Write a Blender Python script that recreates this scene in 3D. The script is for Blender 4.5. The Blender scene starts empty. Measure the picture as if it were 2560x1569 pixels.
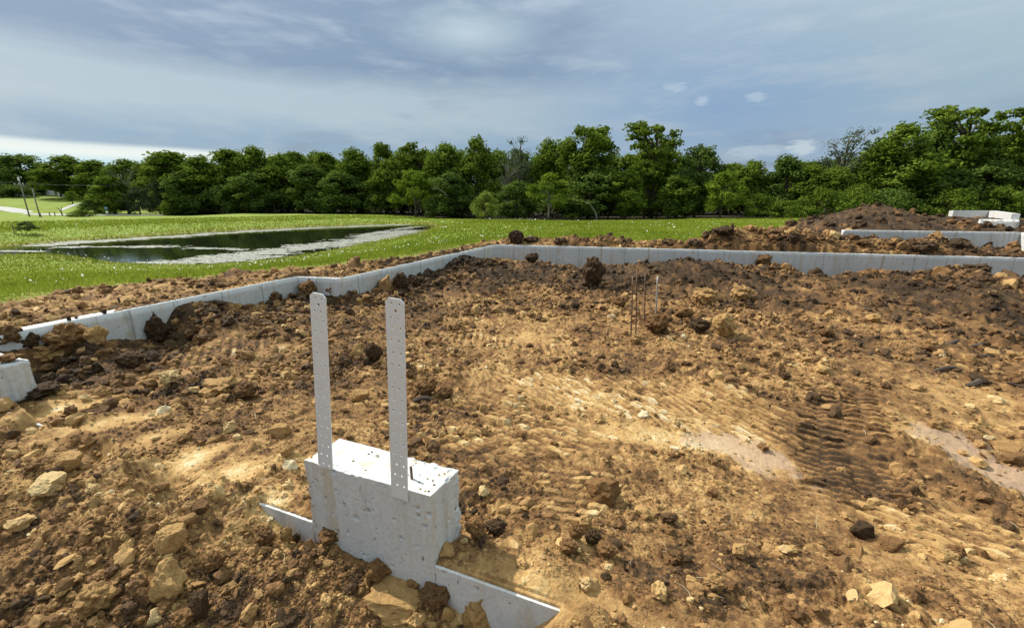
import bpy, math, random
import numpy as np
from mathutils import Vector, Matrix, Euler

S = bpy.context.scene
COL = S.collection
rng = np.random.default_rng(7)
random.seed(7)

# ------------------------------------------------------------------ camera, sky, sun, exposure
F = 1060.0                       # focal length in photograph pixels (2560 wide)
TH = math.atan(280 / F)          # pitch below the horizon
CH = 1.19                        # camera height above the tops of the foundation walls (z = 0)
cam_d = bpy.data.cameras.new('camera')
cam = bpy.data.objects.new('camera', cam_d); COL.objects.link(cam)
cam_d.sensor_width = 36.0; cam_d.lens = 36.0 * F / 2560.0
cam_d.clip_start = 0.05; cam_d.clip_end = 3000
cam.location = (0, 0, CH); cam.rotation_euler = (math.pi / 2 - TH, 0, 0)
S.camera = cam

SUN_EL, SUN_AZ = math.radians(43), math.atan2(-0.66, 0.40)   # azimuth from +Y towards +X
sun_dir = Vector((math.sin(SUN_AZ) * math.cos(SUN_EL), math.cos(SUN_AZ) * math.cos(SUN_EL), math.sin(SUN_EL)))
sl = bpy.data.lights.new('sun', 'SUN'); sl.energy = 2.9; sl.angle = math.radians(0.6); sl.color = (1.0, 0.94, 0.84)
so = bpy.data.objects.new('sun', sl); COL.objects.link(so)
so.rotation_euler = (-sun_dir).to_track_quat('-Z', 'Y').to_euler(); so.location = (-30, 20, 40)

S.view_settings.view_transform = 'Standard'; S.view_settings.look = 'None'
S.view_settings.gamma = 1.0; S.view_settings.use_curve_mapping = False
S.view_settings.exposure = 1.15
try:
    S.cycles.max_bounces = 6; S.cycles.transparent_max_bounces = 4
except Exception:
    pass


class NT:
    """small helper to write node trees"""
    def __init__(self, tree):
        self.t = tree; self.n = tree.nodes; self.l = tree.links; self.n.clear()
    def node(self, typ, **kw):
        nd = self.n.new(typ)
        for k, v in kw.items():
            if k.startswith('i_'):
                key = k[2:]
                key = int(key) if key.isdigit() else key.replace('_', ' ')
                self.inp(nd, key, v)
            else:
                setattr(nd, k, v)
        return nd
    def inp(self, nd, key, v):
        s = nd.inputs[key]
        if isinstance(v, bpy.types.NodeSocket):
            self.l.new(v, s)
        else:
            s.default_value = v
    def math(self, op, a, b=None, c=None, clamp=False):
        nd = self.n.new('ShaderNodeMath'); nd.operation = op; nd.use_clamp = clamp
        self.inp(nd, 0, a)
        if b is not None: self.inp(nd, 1, b)
        if c is not None: self.inp(nd, 2, c)
        return nd.outputs[0]
    def mix(self, f, a, b, blend='MIX'):
        nd = self.n.new('ShaderNodeMix'); nd.data_type = 'RGBA'; nd.blend_type = blend; nd.clamp_factor = True
        self.inp(nd, 0, f)
        for i, v in ((6, a), (7, b)):
            self.inp(nd, i, (*v, 1.0) if isinstance(v, tuple) and len(v) == 3 else v)
        return nd.outputs[2]
    def noise(self, vec, scale, detail=4.0, rough=0.5, dist=0.0, dims='3D'):
        nd = self.n.new('ShaderNodeTexNoise'); nd.noise_dimensions = dims
        if vec is not None: self.l.new(vec, nd.inputs['Vector'])
        nd.inputs['Scale'].default_value = scale; nd.inputs['Detail'].default_value = detail
        nd.inputs['Roughness'].default_value = rough; nd.inputs['Distortion'].default_value = dist
        return nd.outputs[0]
    def ramp(self, f, stops, interp='LINEAR'):
        nd = self.n.new('ShaderNodeValToRGB'); self.l.new(f, nd.inputs[0]); cr = nd.color_ramp; cr.interpolation = interp
        while len(cr.elements) < len(stops): cr.elements.new(0.5)
        for e, (p, c) in zip(cr.elements, stops):
            e.position = p; e.color = (*c, 1.0) if len(c) == 3 else c
        return nd.outputs[0]
    def smooth(self, x, a, b):
        nd = self.n.new('ShaderNodeMapRange'); nd.interpolation_type = 'SMOOTHSTEP'
        self.inp(nd, 0, x); nd.inputs[1].default_value = a; nd.inputs[2].default_value = b
        nd.inputs[3].default_value = 0.0; nd.inputs[4].default_value = 1.0
        return nd.outputs[0]


def build_world():
    w = bpy.data.worlds.new('World'); S.world = w; w.use_nodes = True
    g = NT(w.node_tree)
    sky = g.node('ShaderNodeTexSky', sky_type='NISHITA', sun_disc=False)
    sky.sun_elevation = SUN_EL; sky.sun_rotation = SUN_AZ
    bg = g.node('ShaderNodeBackground'); g.l.new(sky.outputs[0], bg.inputs[0]); bg.inputs[1].default_value = 0.085
    tc = g.node('ShaderNodeTexCoord')
    sep = g.node('ShaderNodeSeparateXYZ'); g.l.new(tc.outputs['Generated'], sep.inputs[0])
    X, Y, Z = sep.outputs
    az = g.math('ARCTAN2', X, Y)                       # 0 ahead, + to the right (radians)
    el = g.math('ARCSINE', Z)
    # cloud layer coordinates: the direction carried up to a flat cloud base
    zz = g.math('ADD', g.math('MAXIMUM', Z, 0.0), 0.09)
    cmb = g.node('ShaderNodeCombineXYZ'); g.inp(cmb, 0, g.math('DIVIDE', X, zz)); g.inp(cmb, 1, g.math('DIVIDE', Y, zz))
    P = cmb.outputs[0]
    cmb2 = g.node('ShaderNodeCombineXYZ'); g.inp(cmb2, 0, g.math('MULTIPLY', az, 1.0)); g.inp(cmb2, 1, g.math('MULTIPLY', el, 4.2))
    Q = cmb2.outputs[0]
    n_big = g.noise(P, 0.55, 5, 0.55, 0.3)
    n_mid = g.noise(Q, 5.0, 6, 0.55, 0.15)
    n_soft = g.noise(Q, 2.2, 3, 0.5, 0.2)
    elw = g.math('ADD', el, g.math('ADD', g.math('MULTIPLY', g.math('SUBTRACT', n_soft, 0.5), 0.05), g.math('MULTIPLY', g.math('SUBTRACT', n_mid, 0.5), 0.05)))
    elg = g.math('ADD', el, g.math('MULTIPLY', g.math('SUBTRACT', n_soft, 0.5), 0.025))
    # stratus deck: slate above, a paler band low down, blue-grey towards the horizon
    base = g.ramp(g.math('MULTIPLY', elw, 1.0), [
        (0.0, (0.36, 0.50, 0.60)), (0.055, (0.26, 0.39, 0.56)), (0.11, (0.25, 0.38, 0.55)), (0.160, (0.43, 0.53, 0.60)),
        (0.205, (0.42, 0.51, 0.58)), (0.25, (0.20, 0.28, 0.40)), (0.36, (0.20, 0.275, 0.375)), (0.50, (0.30, 0.36, 0.43)), (1.0, (0.62, 0.66, 0.70))])
    # right half: bluer low down, brightening towards the upper right
    right = g.ramp(el, [(0.0, (0.45, 0.55, 0.66)), (0.06, (0.33, 0.46, 0.66)), (0.18, (0.25, 0.38, 0.58)), (0.30, (0.33, 0.43, 0.55)), (0.5, (0.42, 0.49, 0.55)), (1.0, (0.62, 0.66, 0.70))])
    fR = g.smooth(az, -0.15, 0.45)
    c = g.mix(fR, base, right)
    fRR = g.math('MULTIPLY', g.smooth(az, 0.40, 0.95), g.smooth(el, 0.02, 0.22))
    c = g.mix(g.math('MULTIPLY', fRR, 0.75), c, (0.46, 0.58, 0.60))
    n_fine = g.noise(Q, 13.0, 5, 0.6, 0.8)
    c = g.mix(g.math('MULTIPLY', g.smooth(n_fine, 0.5, 0.72), 0.10), c, (0.60, 0.66, 0.70))
    c = g.mix(g.math('MULTIPLY', g.smooth(n_fine, 0.52, 0.30), 0.0), c, (0.2, 0.26, 0.36))
    # mottled lighter and darker cloud
    lite = g.smooth(n_mid, 0.47, 0.70)
    c = g.mix(g.math('MULTIPLY', lite, 0.45), c, (0.50, 0.57, 0.65))
    dark = g.smooth(n_big, 0.52, 0.70)
    c = g.mix(g.math('MULTIPLY', dark, 0.62), c, (0.19, 0.25, 0.36))
    # a thin bright opening, upper centre
    da = g.math('DIVIDE', g.math('SUBTRACT', az, -0.09), 0.17); de = g.math('DIVIDE', g.math('SUBTRACT', el, 0.325), 0.055)
    dd = g.math('SQRT', g.math('ADD', g.math('MULTIPLY', da, da), g.math('MULTIPLY', de, de)))
    dd = g.math('ADD', dd, g.math('MULTIPLY', g.math('SUBTRACT', n_mid, 0.5), 1.6))
    hole = g.math('SUBTRACT', 1.0, g.smooth(dd, 0.0, 1.1))
    c = g.mix(g.math('MULTIPLY', hole, 0.5), c, (0.60, 0.72, 0.74))
    # clear strip under the deck on the far left horizon
    gap = g.math('MULTIPLY', g.math('SUBTRACT', 1.0, g.smooth(elg, 0.088, 0.098)), g.math('SUBTRACT', 1.0, g.smooth(az, -0.60, -0.33)))
    gapc = g.ramp(elg, [(0.0, (0.75, 0.90, 0.98)), (0.066, (0.52, 0.80, 0.96)), (0.080, (0.95, 1.0, 1.0)), (0.10, (0.70, 0.80, 0.86))])
    c = g.mix(gap, c, gapc)
    # a few small fair-weather puffs low on the right
    def puff(a0, e0, ra, re, amt, cc):
        global_c = cc
        a = g.math('DIVIDE', g.math('SUBTRACT', az, a0), ra); e = g.math('DIVIDE', g.math('SUBTRACT', el, e0), re)
        d = g.math('SQRT', g.math('ADD', g.math('MULTIPLY', a, a), g.math('MULTIPLY', e, e)))
        d = g.math('ADD', d, g.math('MULTIPLY', g.math('SUBTRACT', g.noise(Q, 34.0, 4, 0.6), 0.5), 2.0))
        f = g.math('SUBTRACT', 1.0, g.smooth(d, 0.35, 1.05))
        return g.mix(g.math('MULTIPLY', f, amt), global_c, (0.66, 0.75, 0.84))
    for (u, v, ra, re, amt) in ((1755, 253, .016, .010, .42), (1890, 243, .022, .012, .36), (2005, 370, .03, .016, .75), (1900, 378, .07, .014, .42), (1690, 218, .03, .010, .3), (1370, 104, .02, .006, -0.0)):
        x = (u - 1280) / F; y = -(v - 784.5) / F
        d = Vector((x, math.cos(TH) + y * math.sin(TH), -math.sin(TH) + y * math.cos(TH))).normalized()
        if amt > 0: c = puff(math.atan2(d.x, d.y), math.asin(d.z), ra, re, amt, c)
    em = g.node('ShaderNodeBackground'); c = g.mix(1.0, c, (1.0, 1.0, 0.97), 'MULTIPLY'); g.l.new(c, em.inputs[0])
    # cloud brightens towards the zenith, raised past a plain overcast to fill the shadows
    g.l.new(g.math('MULTIPLY', 0.36, g.math('ADD', 1.0, g.math('MULTIPLY', 2.6, g.math('POWER', g.math('MAXIMUM', Z, 0.0), 1.5)))), em.inputs[1])
    mx = g.node('ShaderNodeMixShader'); mx.inputs[0].default_value = 0.90
    g.l.new(bg.outputs[0], mx.inputs[1]); g.l.new(em.outputs[0], mx.inputs[2])
    out = g.node('ShaderNodeOutputWorld'); g.l.new(mx.outputs[0], out.inputs[0])
build_world()


# ------------------------------------------------------------------ numeric helpers
def ray(u, v):
    x = (u - 1280) / F; y = -(v - 784.5) / F
    return np.array((x, math.cos(TH) + y * math.sin(TH), -math.sin(TH) + y * math.cos(TH)))
def at_h(u, v, h):                # point h metres below the camera
    r = ray(u, v); t = -h / r[2]; return np.array((r[0] * t, r[1] * t, CH - h))
def at_y(u, v, y):                # point at distance y ahead
    r = ray(u, v); t = y / r[1]; return np.array((r[0] * t, y, CH + r[2] * t))
def z_for(y, v):                  # height of a point at distance y that shows in row v
    r = ray(1280, v); return CH + r[2] * y / r[1]
def u_of(x, y, z):
    dep = math.cos(TH) * y - math.sin(TH) * (z - CH); return 1280 + F * x / dep

def h2(ix, iy, s):
    h = (ix.astype(np.int64) * 374761393 + iy.astype(np.int64) * 668265263 + s * 974711) & 0xFFFFFFFF
    h = ((h ^ (h >> 13)) * 1274126177) & 0xFFFFFFFF
    h = ((h ^ (h >> 16)) * 2246822519) & 0xFFFFFFFF
    return ((h ^ (h >> 15)) & 0xFFFFFF).astype(np.float64) / 16777216.0
def perlin(x, y, s=0):
    x0 = np.floor(x); y0 = np.floor(y); fx = x - x0; fy = y - y0
    ux = fx * fx * fx * (fx * (fx * 6 - 15) + 10); uy = fy * fy * fy * (fy * (fy * 6 - 15) + 10)
    def gr(ix, iy, dx, dy):
        a = h2(ix, iy, s) * 6.2831853; return np.cos(a) * dx + np.sin(a) * dy
    a = gr(x0, y0, fx, fy); b = gr(x0 + 1, y0, fx - 1, fy); c = gr(x0, y0 + 1, fx, fy - 1); d = gr(x0 + 1, y0 + 1, fx - 1, fy - 1)
    return (a + (b - a) * ux) * (1 - uy) + (c + (d - c) * ux) * uy
def fbm(x, y, s=0, o=4, g=0.5):
    v = 0; a = 1.0
    for i in range(o):
        v = v + a * perlin(x, y, s + i * 17); x = x * 2.03 + 5.1; y = y * 2.03 + 1.7; a *= g
    return v
def h3(ix, iy, iz, s): return h2(ix + iz * 7919, iy - iz * 104729, s)
def vnoise3(p, s=0):
    p0 = np.floor(p); f = p - p0; f = f * f * (3 - 2 * f); r = 0
    for dx in (0, 1):
        for dy in (0, 1):
            for dz in (0, 1):
                w = (f[:, 0] if dx else 1 - f[:, 0]) * (f[:, 1] if dy else 1 - f[:, 1]) * (f[:, 2] if dz else 1 - f[:, 2])
                r = r + w * h3(p0[:, 0] + dx, p0[:, 1] + dy, p0[:, 2] + dz, s)
    return r * 2 - 1
def fbm3(p, s=0, o=4, g=0.5):
    v = 0; a = 1.0
    for i in range(o):
        v = v + a * vnoise3(p, s + i * 31); p = p * 2.07 + 3.3; a *= g
    return v
def clods(x, y, sc, s, fill=0.9):
    """lumps: each cell of size sc may hold one faceted, tilted lump. Returns height (in units of sc) and the lump's own random number"""
    wx = x / sc + 0.45 * perlin(x / sc * 0.9, y / sc * 0.9, s + 3); wy = y / sc + 0.45 * perlin(x / sc * 0.9 + 9, y / sc * 0.9, s + 4)
    ix = np.floor(wx); iy = np.floor(wy)
    H = np.zeros_like(x); R = np.full_like(x, 0.5)
    for dx in (-1, 0, 1):
        for dy in (-1, 0, 1):
            cx = ix + dx; cy = iy + dy
            px = cx + 0.15 + 0.7 * h2(cx, cy, s); py = cy + 0.15 + 0.7 * h2(cx, cy, s + 1)
            r1 = h2(cx, cy, s + 2); r2 = h2(cx, cy, s + 5); r3 = h2(cx, cy, s + 6)
            a = r3 * 6.2831853; ex = wx - px; ey = wy - py
            gx = np.cos(a) * ex + np.sin(a) * ey; gy = -np.sin(a) * ex + np.cos(a) * ey
            rad = 0.30 + 0.50 * r1 * r1
            q = np.maximum(np.abs(gx) + 0.35 * np.abs(gy), 1.15 * np.abs(gy) + 0.25 * np.abs(gx)) / rad
            q = 0.5 * q + 0.5 * np.sqrt(gx * gx + 1.5 * gy * gy) / rad
            t = np.clip(1 - q ** 2.2, 0, None) ** 0.55
            hh = t * rad * (0.45 + 0.5 * r2) * (r2 < fill) * (1 + 0.7 * (r1 - 0.4) * gx / rad)
            m = hh > H
            H = np.where(m, hh, H); R = np.where(m, h2(cx, cy, s + 9), R)
    return H, R
def sstep(x, a, b):
    t = np.clip((x - a) / (b - a), 0, 1); return t * t * (3 - 2 * t)
class RBF:
    def __init__(self, pts, c):
        p = np.array(pts, float); self.p = p[:, :2]; self.c = c
        n = len(p); A = np.sqrt(((self.p[:, None] - self.p[None]) ** 2).sum(-1) + c * c)
        Q = np.c_[np.ones(n), self.p]; M = np.block([[A + np.eye(n) * 1e-6, Q], [Q.T, np.zeros((3, 3))]])
        self.w = np.linalg.solve(M, np.r_[p[:, 2], 0, 0, 0])
    def __call__(self, x, y):
        r = self.w[-3] + self.w[-2] * x + self.w[-1] * y
        for (a, b), w in zip(self.p, self.w[:-3]):
            r = r + w * np.sqrt((x - a) ** 2 + (y - b) ** 2 + self.c ** 2)
        return r
def inside(poly, x, y):
    r = np.zeros(x.shape, bool); n = len(poly)
    for i in range(n):
        (x1, y1), (x2, y2) = poly[i], poly[(i + 1) % n]
        if y1 == y2: continue
        r ^= ((y1 > y) != (y2 > y)) & (x < (x2 - x1) * (y - y1) / (y2 - y1) + x1)
    return r
def dist_line(pts, x, y, closed=False):
    d = np.full(x.shape, 1e9); n = len(pts)
    for i in range(n if closed else n - 1):
        (x1, y1), (x2, y2) = pts[i], pts[(i + 1) % n]
        L = (x2 - x1) ** 2 + (y2 - y1) ** 2 + 1e-12
        t = np.clip(((x - x1) * (x2 - x1) + (y - y1) * (y2 - y1)) / L, 0, 1)
        d = np.minimum(d, np.hypot(x - x1 - t * (x2 - x1), y - y1 - t * (y2 - y1)))
    return d


# ------------------------------------------------------------------ object helpers
def link(o): COL.objects.link(o); return o
def mesh_obj(name, verts, faces, mat=None, parent=None, smooth=False):
    me = bpy.data.meshes.new(name)
    verts = np.asarray(verts, np.float32)
    if isinstance(faces, np.ndarray):
        k = faces.shape[1]; nf = len(faces)
        me.vertices.add(len(verts)); me.vertices.foreach_set('co', verts.ravel())
        me.loops.add(nf * k); me.loops.foreach_set('vertex_index', faces.astype(np.int32).ravel())
        me.polygons.add(nf); me.polygons.foreach_set('loop_start', np.arange(0, nf * k, k, dtype=np.int32))
        me.update(calc_edges=True)
    else:
        me.from_pydata([tuple(map(float, v)) for v in verts], [], [tuple(f) for f in faces]); me.update()
    if smooth: me.polygons.foreach_set('use_smooth', np.ones(len(me.polygons), bool))
    if mat: me.materials.append(mat)
    o = bpy.data.objects.new(name, me); link(o)
    if parent: o.parent = parent
    return o
def attr(o, name, vals, domain='POINT'):
    a = o.data.attributes.new(name, 'FLOAT', domain); a.data.foreach_set('value', np.asarray(vals, np.float32))
def tag(o, label=None, cat=None, group=None, kind=None):
    if label: o['label'] = label
    if cat: o['category'] = cat
    if group: o['group'] = group
    if kind: o['kind'] = kind
    return o
def empty(name, loc, label, cat, group=None, rz=0.0):
    o = bpy.data.objects.new(name, None); link(o); o.location = loc; o.rotation_euler = (0, 0, rz); o.empty_display_size = 0.2
    return tag(o, label, cat, group)
class MB:
    def __init__(self): self.v = []; self.f = []
    def add(self, vs, fs):
        b = len(self.v); self.v += [tuple(map(float, v)) for v in vs]; self.f += [tuple(b + i for i in f) for f in fs]
    def prism(self, poly, z0, z1):
        n = len(poly); vs = [(x, y, z0) for x, y in poly] + [(x, y, z1) for x, y in poly]
        self.add(vs, [tuple(reversed(range(n))), tuple(range(n, 2 * n))] + [(i, (i + 1) % n, n + (i + 1) % n, n + i) for i in range(n)])
    def box(self, c, s, rz=0.0):
        ca, sa = math.cos(rz), math.sin(rz)
        p = [(c[0] + ca * a * s[0] / 2 - sa * b * s[1] / 2, c[1] + sa * a * s[0] / 2 + ca * b * s[1] / 2) for a, b in ((-1, -1), (1, -1), (1, 1), (-1, 1))]
        self.prism(p, c[2] - s[2] / 2, c[2] + s[2] / 2)
    def tube(self, pts, rad, n=8):
        pts = [Vector(p) for p in pts]; rad = rad if isinstance(rad, (list, tuple)) else [rad] * len(pts)
        vs = []; fs = []
        for i, p in enumerate(pts):
            d = (pts[min(i + 1, len(pts) - 1)] - pts[max(i - 1, 0)]).normalized()
            a = d.orthogonal().normalized() if i == 0 else (a - d * a.dot(d)).normalized()
            b = d.cross(a)
            for k in range(n):
                t = 2 * math.pi * k / n; vs.append(p + (a * math.cos(t) + b * math.sin(t)) * rad[i])
        for i in range(len(pts) - 1):
            for k in range(n):
                fs.append((i * n + k, i * n + (k + 1) % n, (i + 1) * n + (k + 1) % n, (i + 1) * n + k))
        fs.append(tuple(reversed(range(n)))); fs.append(tuple(range((len(pts) - 1) * n, len(pts) * n)))
        self.add(vs, fs)
    def build(self, name, mat, parent=None, smooth=False):
        return mesh_obj(name, self.v, self.f, mat, parent, smooth)


# ------------------------------------------------------------------ materials
def new_mat(name):
    m = bpy.data.materials.new(name); m.use_nodes = True; return m, NT(m.node_tree)
def finish(g, bsdf):
    out = g.node('ShaderNodeOutputMaterial'); g.l.new(bsdf, out.inputs[0])
def principled(g, color, rough=0.9, normal=None, spec=0.25, metal=0.0):
    b = g.node('ShaderNodeBsdfPrincipled'); g.inp(b, 'Base Color', (*color, 1) if isinstance(color, tuple) and len(color) == 3 else color)
    g.inp(b, 'Roughness', rough); g.inp(b, 'Specular IOR Level', spec); g.inp(b, 'Metallic', metal)
    if normal is not None: g.l.new(normal, b.inputs['Normal'])
    return b.outputs[0]
def bump(g, h, strength, dist):
    b = g.node('ShaderNodeBump'); g.inp(b, 'Height', h); b.inputs['Strength'].default_value = strength; b.inputs['Distance'].default_value = dist
    return b.outputs[0]
SOIL_RAMP = [(0.0, (0.026, 0.016, 0.009)), (0.22, (0.064, 0.038, 0.019)), (0.42, (0.168, 0.089, 0.035)), (0.60, (0.30, 0.178, 0.070)), (0.78, (0.42, 0.265, 0.105)), (0.92, (0.52, 0.385, 0.19)), (1.0, (0.57, 0.47, 0.30))]

def mat_soil():
    m, g = new_mat('soil')
    tone = g.node('ShaderNodeAttribute', attribute_name='tone').outputs['Fac']
    clay = g.node('ShaderNodeAttribute', attribute_name='clay').outputs['Fac']
    geo = g.node('ShaderNodeNewGeometry').outputs['Position']
    n1 = g.noise(geo, 45.0, 5, 0.65); n2 = g.noise(geo, 170.0, 3, 0.6)
    t = g.math('ADD', tone, g.math('MULTIPLY', g.math('SUBTRACT', n1, 0.5), 0.34))
    t = g.math('ADD', t, g.math('MULTIPLY', g.math('SUBTRACT', n2, 0.5), 0.26), clamp=True)
    c = g.ramp(t, SOIL_RAMP)
    c = g.mix(g.math('MULTIPLY', clay, 0.75), c, g.mix(n1, (0.31, 0.215, 0.155), (0.44, 0.33, 0.24)))
    nb = bump(g, g.math('ADD', n1, g.math('MULTIPLY', n2, 0.5)), 0.75, 0.012)
    finish(g, principled(g, c, 0.92, nb, 0.15)); return m
def mat_clod(name, lo, hi, flat=0.2):
    m, g = new_mat(name)
    tc = g.node('ShaderNodeTexCoord').outputs['Object']
    rnd = g.node('ShaderNodeObjectInfo').outputs['Random']
    geo = g.node('ShaderNodeNewGeometry').outputs['Position']
    n1 = g.noise(geo, 22.0, 5, 0.65); n2 = g.noise(geo, 110.0, 4, 0.65)
    t = g.math('ADD', g.math('MULTIPLY', rnd, 0.35), g.math('MULTIPLY', n1, 0.75))
    t = g.math('ADD', t, g.math('MULTIPLY', g.math('SUBTRACT', n2, 0.5), 0.6), clamp=False)
    t = g.math('ADD', lo, g.math('MULTIPLY', t, hi - lo), clamp=True)
    c = g.ramp(t, SOIL_RAMP)
    nb = bump(g, g.math('ADD', n1, g.math('MULTIPLY', n2, 0.6)), 0.8, 0.015)
    finish(g, principled(g, c, 0.92, nb, 0.15)); return m
def mat_stones():
    m, g = new_mat('loose_stones')
    tone = g.node('ShaderNodeAttribute', attribute_name='tone', attribute_type='INSTANCER').outputs['Fac']
    geo = g.node('ShaderNodeNewGeometry').outputs['Position']
    n = g.noise(geo, 90.0, 4, 0.65)
    t = g.math('ADD', tone, g.math('MULTIPLY', g.math('SUBTRACT', n, 0.5), 0.35), clamp=True)
    finish(g, principled(g, g.ramp(t, SOIL_RAMP), 0.9, bump(g, n, 0.6, 0.008), 0.2)); return m
def mat_concrete(name='concrete', stain=0.6, pits=False):
    m, g = new_mat(name)
    geo = g.node('ShaderNodeNewGeometry'); pos = geo.outputs['Position']
    sep = g.node('ShaderNodeSeparateXYZ'); g.l.new(pos, sep.inputs[0])
    n1 = g.noise(pos, 2.2, 5, 0.6); n2 = g.noise(pos, 60.0, 4, 0.6); n3 = g.noise(pos, 9.0, 4, 0.6)
    c = g.mix(n1, (0.43, 0.435, 0.43), (0.62, 0.62, 0.605))
    c = g.mix(g.math('MULTIPLY', g.smooth(n2, 0.42, 0.70), 0.42), c, (0.33, 0.33, 0.32))
    c = g.mix(g.math('MULTIPLY', g.smooth(n3, 0.55, 0.75), 0.25), c, (0.75, 0.75, 0.73))
    # rusty-tan runs of muddy water: noise stretched along the height
    mp = g.node('ShaderNodeMapping'); g.l.new(pos, mp.inputs[0]); mp.inputs['Scale'].default_value = (5.0, 5.0, 0.35)
    r1 = g.noise(mp.outputs[0], 2.0, 4, 0.6, 0.2)
    run = g.math('MULTIPLY', g.smooth(r1, 0.50, 0.66), g.smooth(n3, 0.35, 0.6))
    c = g.mix(g.math('MULTIPLY', run, stain), c, (0.40, 0.29, 0.14))
    mp2 = g.node('ShaderNodeMapping'); g.l.new(pos, mp2.inputs[0]); mp2.inputs['Scale'].default_value = (6.5, 6.5, 0.6)
    r2 = g.noise(mp2.outputs[0], 1.6, 3, 0.6, 0.1)
    c = g.mix(g.math('MULTIPLY', g.smooth(r2, 0.58, 0.70), 0.6 * stain), c, (0.22, 0.21, 0.19))
    # splashes of mud
    s1 = g.noise(pos, 16.0, 5, 0.7, 0.4)
    c = g.mix(g.math('MULTIPLY', g.smooth(s1, 0.63, 0.69), 0.8), c, (0.10, 0.062, 0.03))
    finish(g, principled(g, c, 0.85, bump(g, g.math('ADD', n2, g.math('MULTIPLY', n3, 0.5)), 0.16, 0.005), 0.25)); return m
def mat_simple(name, col, rough=0.7, metal=0.0, var=0.25, scale=12.0, spec=0.3):
    m, g = new_mat(name)
    tc = g.node('ShaderNodeTexCoord').outputs['Object']
    n = g.noise(tc, scale, 5, 0.6)
    c = g.mix(n, tuple(x * (1 - var) for x in col), tuple(min(1, x * (1 + var)) for x in col))
    finish(g, principled(g, c, rough, bump(g, n, 0.2, 0.01), spec, metal)); return m
def mat_galv():
    m, g = new_mat('galvanised_steel')
    tc = g.node('ShaderNodeTexCoord').outputs['Object']
    n = g.noise(tc, 14.0, 6, 0.65); vo = g.node('ShaderNodeTexVoronoi'); g.l.new(tc, vo.inputs['Vector']); vo.inputs['Scale'].default_value = 90.0
    k = g.math('ADD', g.math('MULTIPLY', n, 0.6), g.math('MULTIPLY', vo.outputs['Distance'], 0.5))
    c = g.mix(k, (0.55, 0.58, 0.60), (0.74, 0.76, 0.77))
    mp = g.node('ShaderNodeMapping'); g.l.new(tc, mp.inputs[0]); mp.inputs['Scale'].default_value = (30, 30, 3)
    c = g.mix(g.math('MULTIPLY', g.smooth(g.noise(mp.outputs[0], 1.5, 4, 0.6), 0.6, 0.75), 0.3), c, (0.72, 0.73, 0.73))
    r = g.math('ADD', 0.42, g.math('MULTIPLY', n, 0.25))
    finish(g, principled(g, c, r, bump(g, n, 0.08, 0.004), 0.5, 0.2)); return m
def mat_meadow():
    m, g = new_mat('meadow')
    litter = g.node('ShaderNodeAttribute', attribute_name='litter').outputs['Fac']
    dry = g.node('ShaderNodeAttribute', attribute_name='dry').outputs['Fac']
    pos = g.node('ShaderNodeNewGeometry').outputs['Position']
    n1 = g.noise(pos, 0.25, 5, 0.6); n2 = g.noise(pos, 3.0, 5, 0.7); n3 = g.noise(pos, 14.0, 4, 0.7)
    c = g.mix(n2, (0.115, 0.155, 0.020), (0.21, 0.26, 0.035))
    c = g.mix(g.smooth(n1, 0.4, 0.65), c, (0.20, 0.26, 0.045))
    c = g.mix(g.math('MULTIPLY', g.smooth(n3, 0.5, 0.7), 0.4), c, (0.05, 0.085, 0.015))
    c = g.mix(dry, c, g.mix(n3, (0.16, 0.11, 0.04), (0.30, 0.24, 0.10)))
    c = g.mix(litter, c, g.mix(n3, (0.020, 0.018, 0.010), (0.055, 0.045, 0.024)))
    finish(g, principled(g, c, 0.95, bump(g, n3, 0.8, 0.08), 0.1)); return m
def mat_blades():
    m, g = new_mat('grass_blades')
    tone = g.node('ShaderNodeAttribute', attribute_name='tone').outputs['Fac']
    c = g.ramp(tone, [(0.0, (0.085, 0.120, 0.014)), (0.35, (0.165, 0.215, 0.022)), (0.65, (0.25, 0.30, 0.038)), (0.82, (0.33, 0.33, 0.08)), (1.0, (0.33, 0.25, 0.10))])
    d = g.node('ShaderNodeBsdfDiffuse'); g.l.new(c, d.inputs[0])
    t = g.node('ShaderNodeBsdfTranslucent'); g.l.new(c, t.inputs[0])
    mx = g.node('ShaderNodeMixShader'); mx.inputs[0].default_value = 0.4; g.l.new(d.outputs[0], mx.inputs[1]); g.l.new(t.outputs[0], mx.inputs[2])
    finish(g, mx.outputs[0]); return m
def mat_leaf(name, a, b, c3):
    m, g = new_mat(name)
    tone = g.node('ShaderNodeAttribute', attribute_name='tone').outputs['Fac']
    rnd = g.node('ShaderNodeObjectInfo').outputs['Random']
    c = g.mix(tone, a, b)
    c = g.mix(g.math('MULTIPLY', rnd, 0.55), c, c3)
    d = g.node('ShaderNodeBsdfDiffuse'); g.l.new(c, d.inputs[0])
    t = g.node('ShaderNodeBsdfTranslucent'); g.l.new(c, t.inputs[0])
    mx = g.node('ShaderNodeMixShader'); mx.inputs[0].default_value = 0.32; g.l.new(d.outputs[0], mx.inputs[1]); g.l.new(t.outputs[0], mx.inputs[2])
    finish(g, mx.outputs[0]); return m
def mat_water():
    m, g = new_mat('pond_water')
    pos = g.node('ShaderNodeNewGeometry').outputs['Position']
    mp = g.node('ShaderNodeMapping'); g.l.new(pos, mp.inputs[0]); mp.inputs['Scale'].default_value = (1.0, 0.5, 1)
    n = g.noise(mp.outputs[0], 2.2, 4, 0.6)
    b = g.node('ShaderNodeBsdfPrincipled'); g.inp(b, 'Base Color', (0.012, 0.016, 0.007, 1)); g.inp(b, 'Roughness', 0.02); g.inp(b, 'IOR', 1.333)
    g.l.new(bump(g, n, 0.16, 0.03), b.inputs['Normal'])
    finish(g, b.outputs[0]); return m

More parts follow.
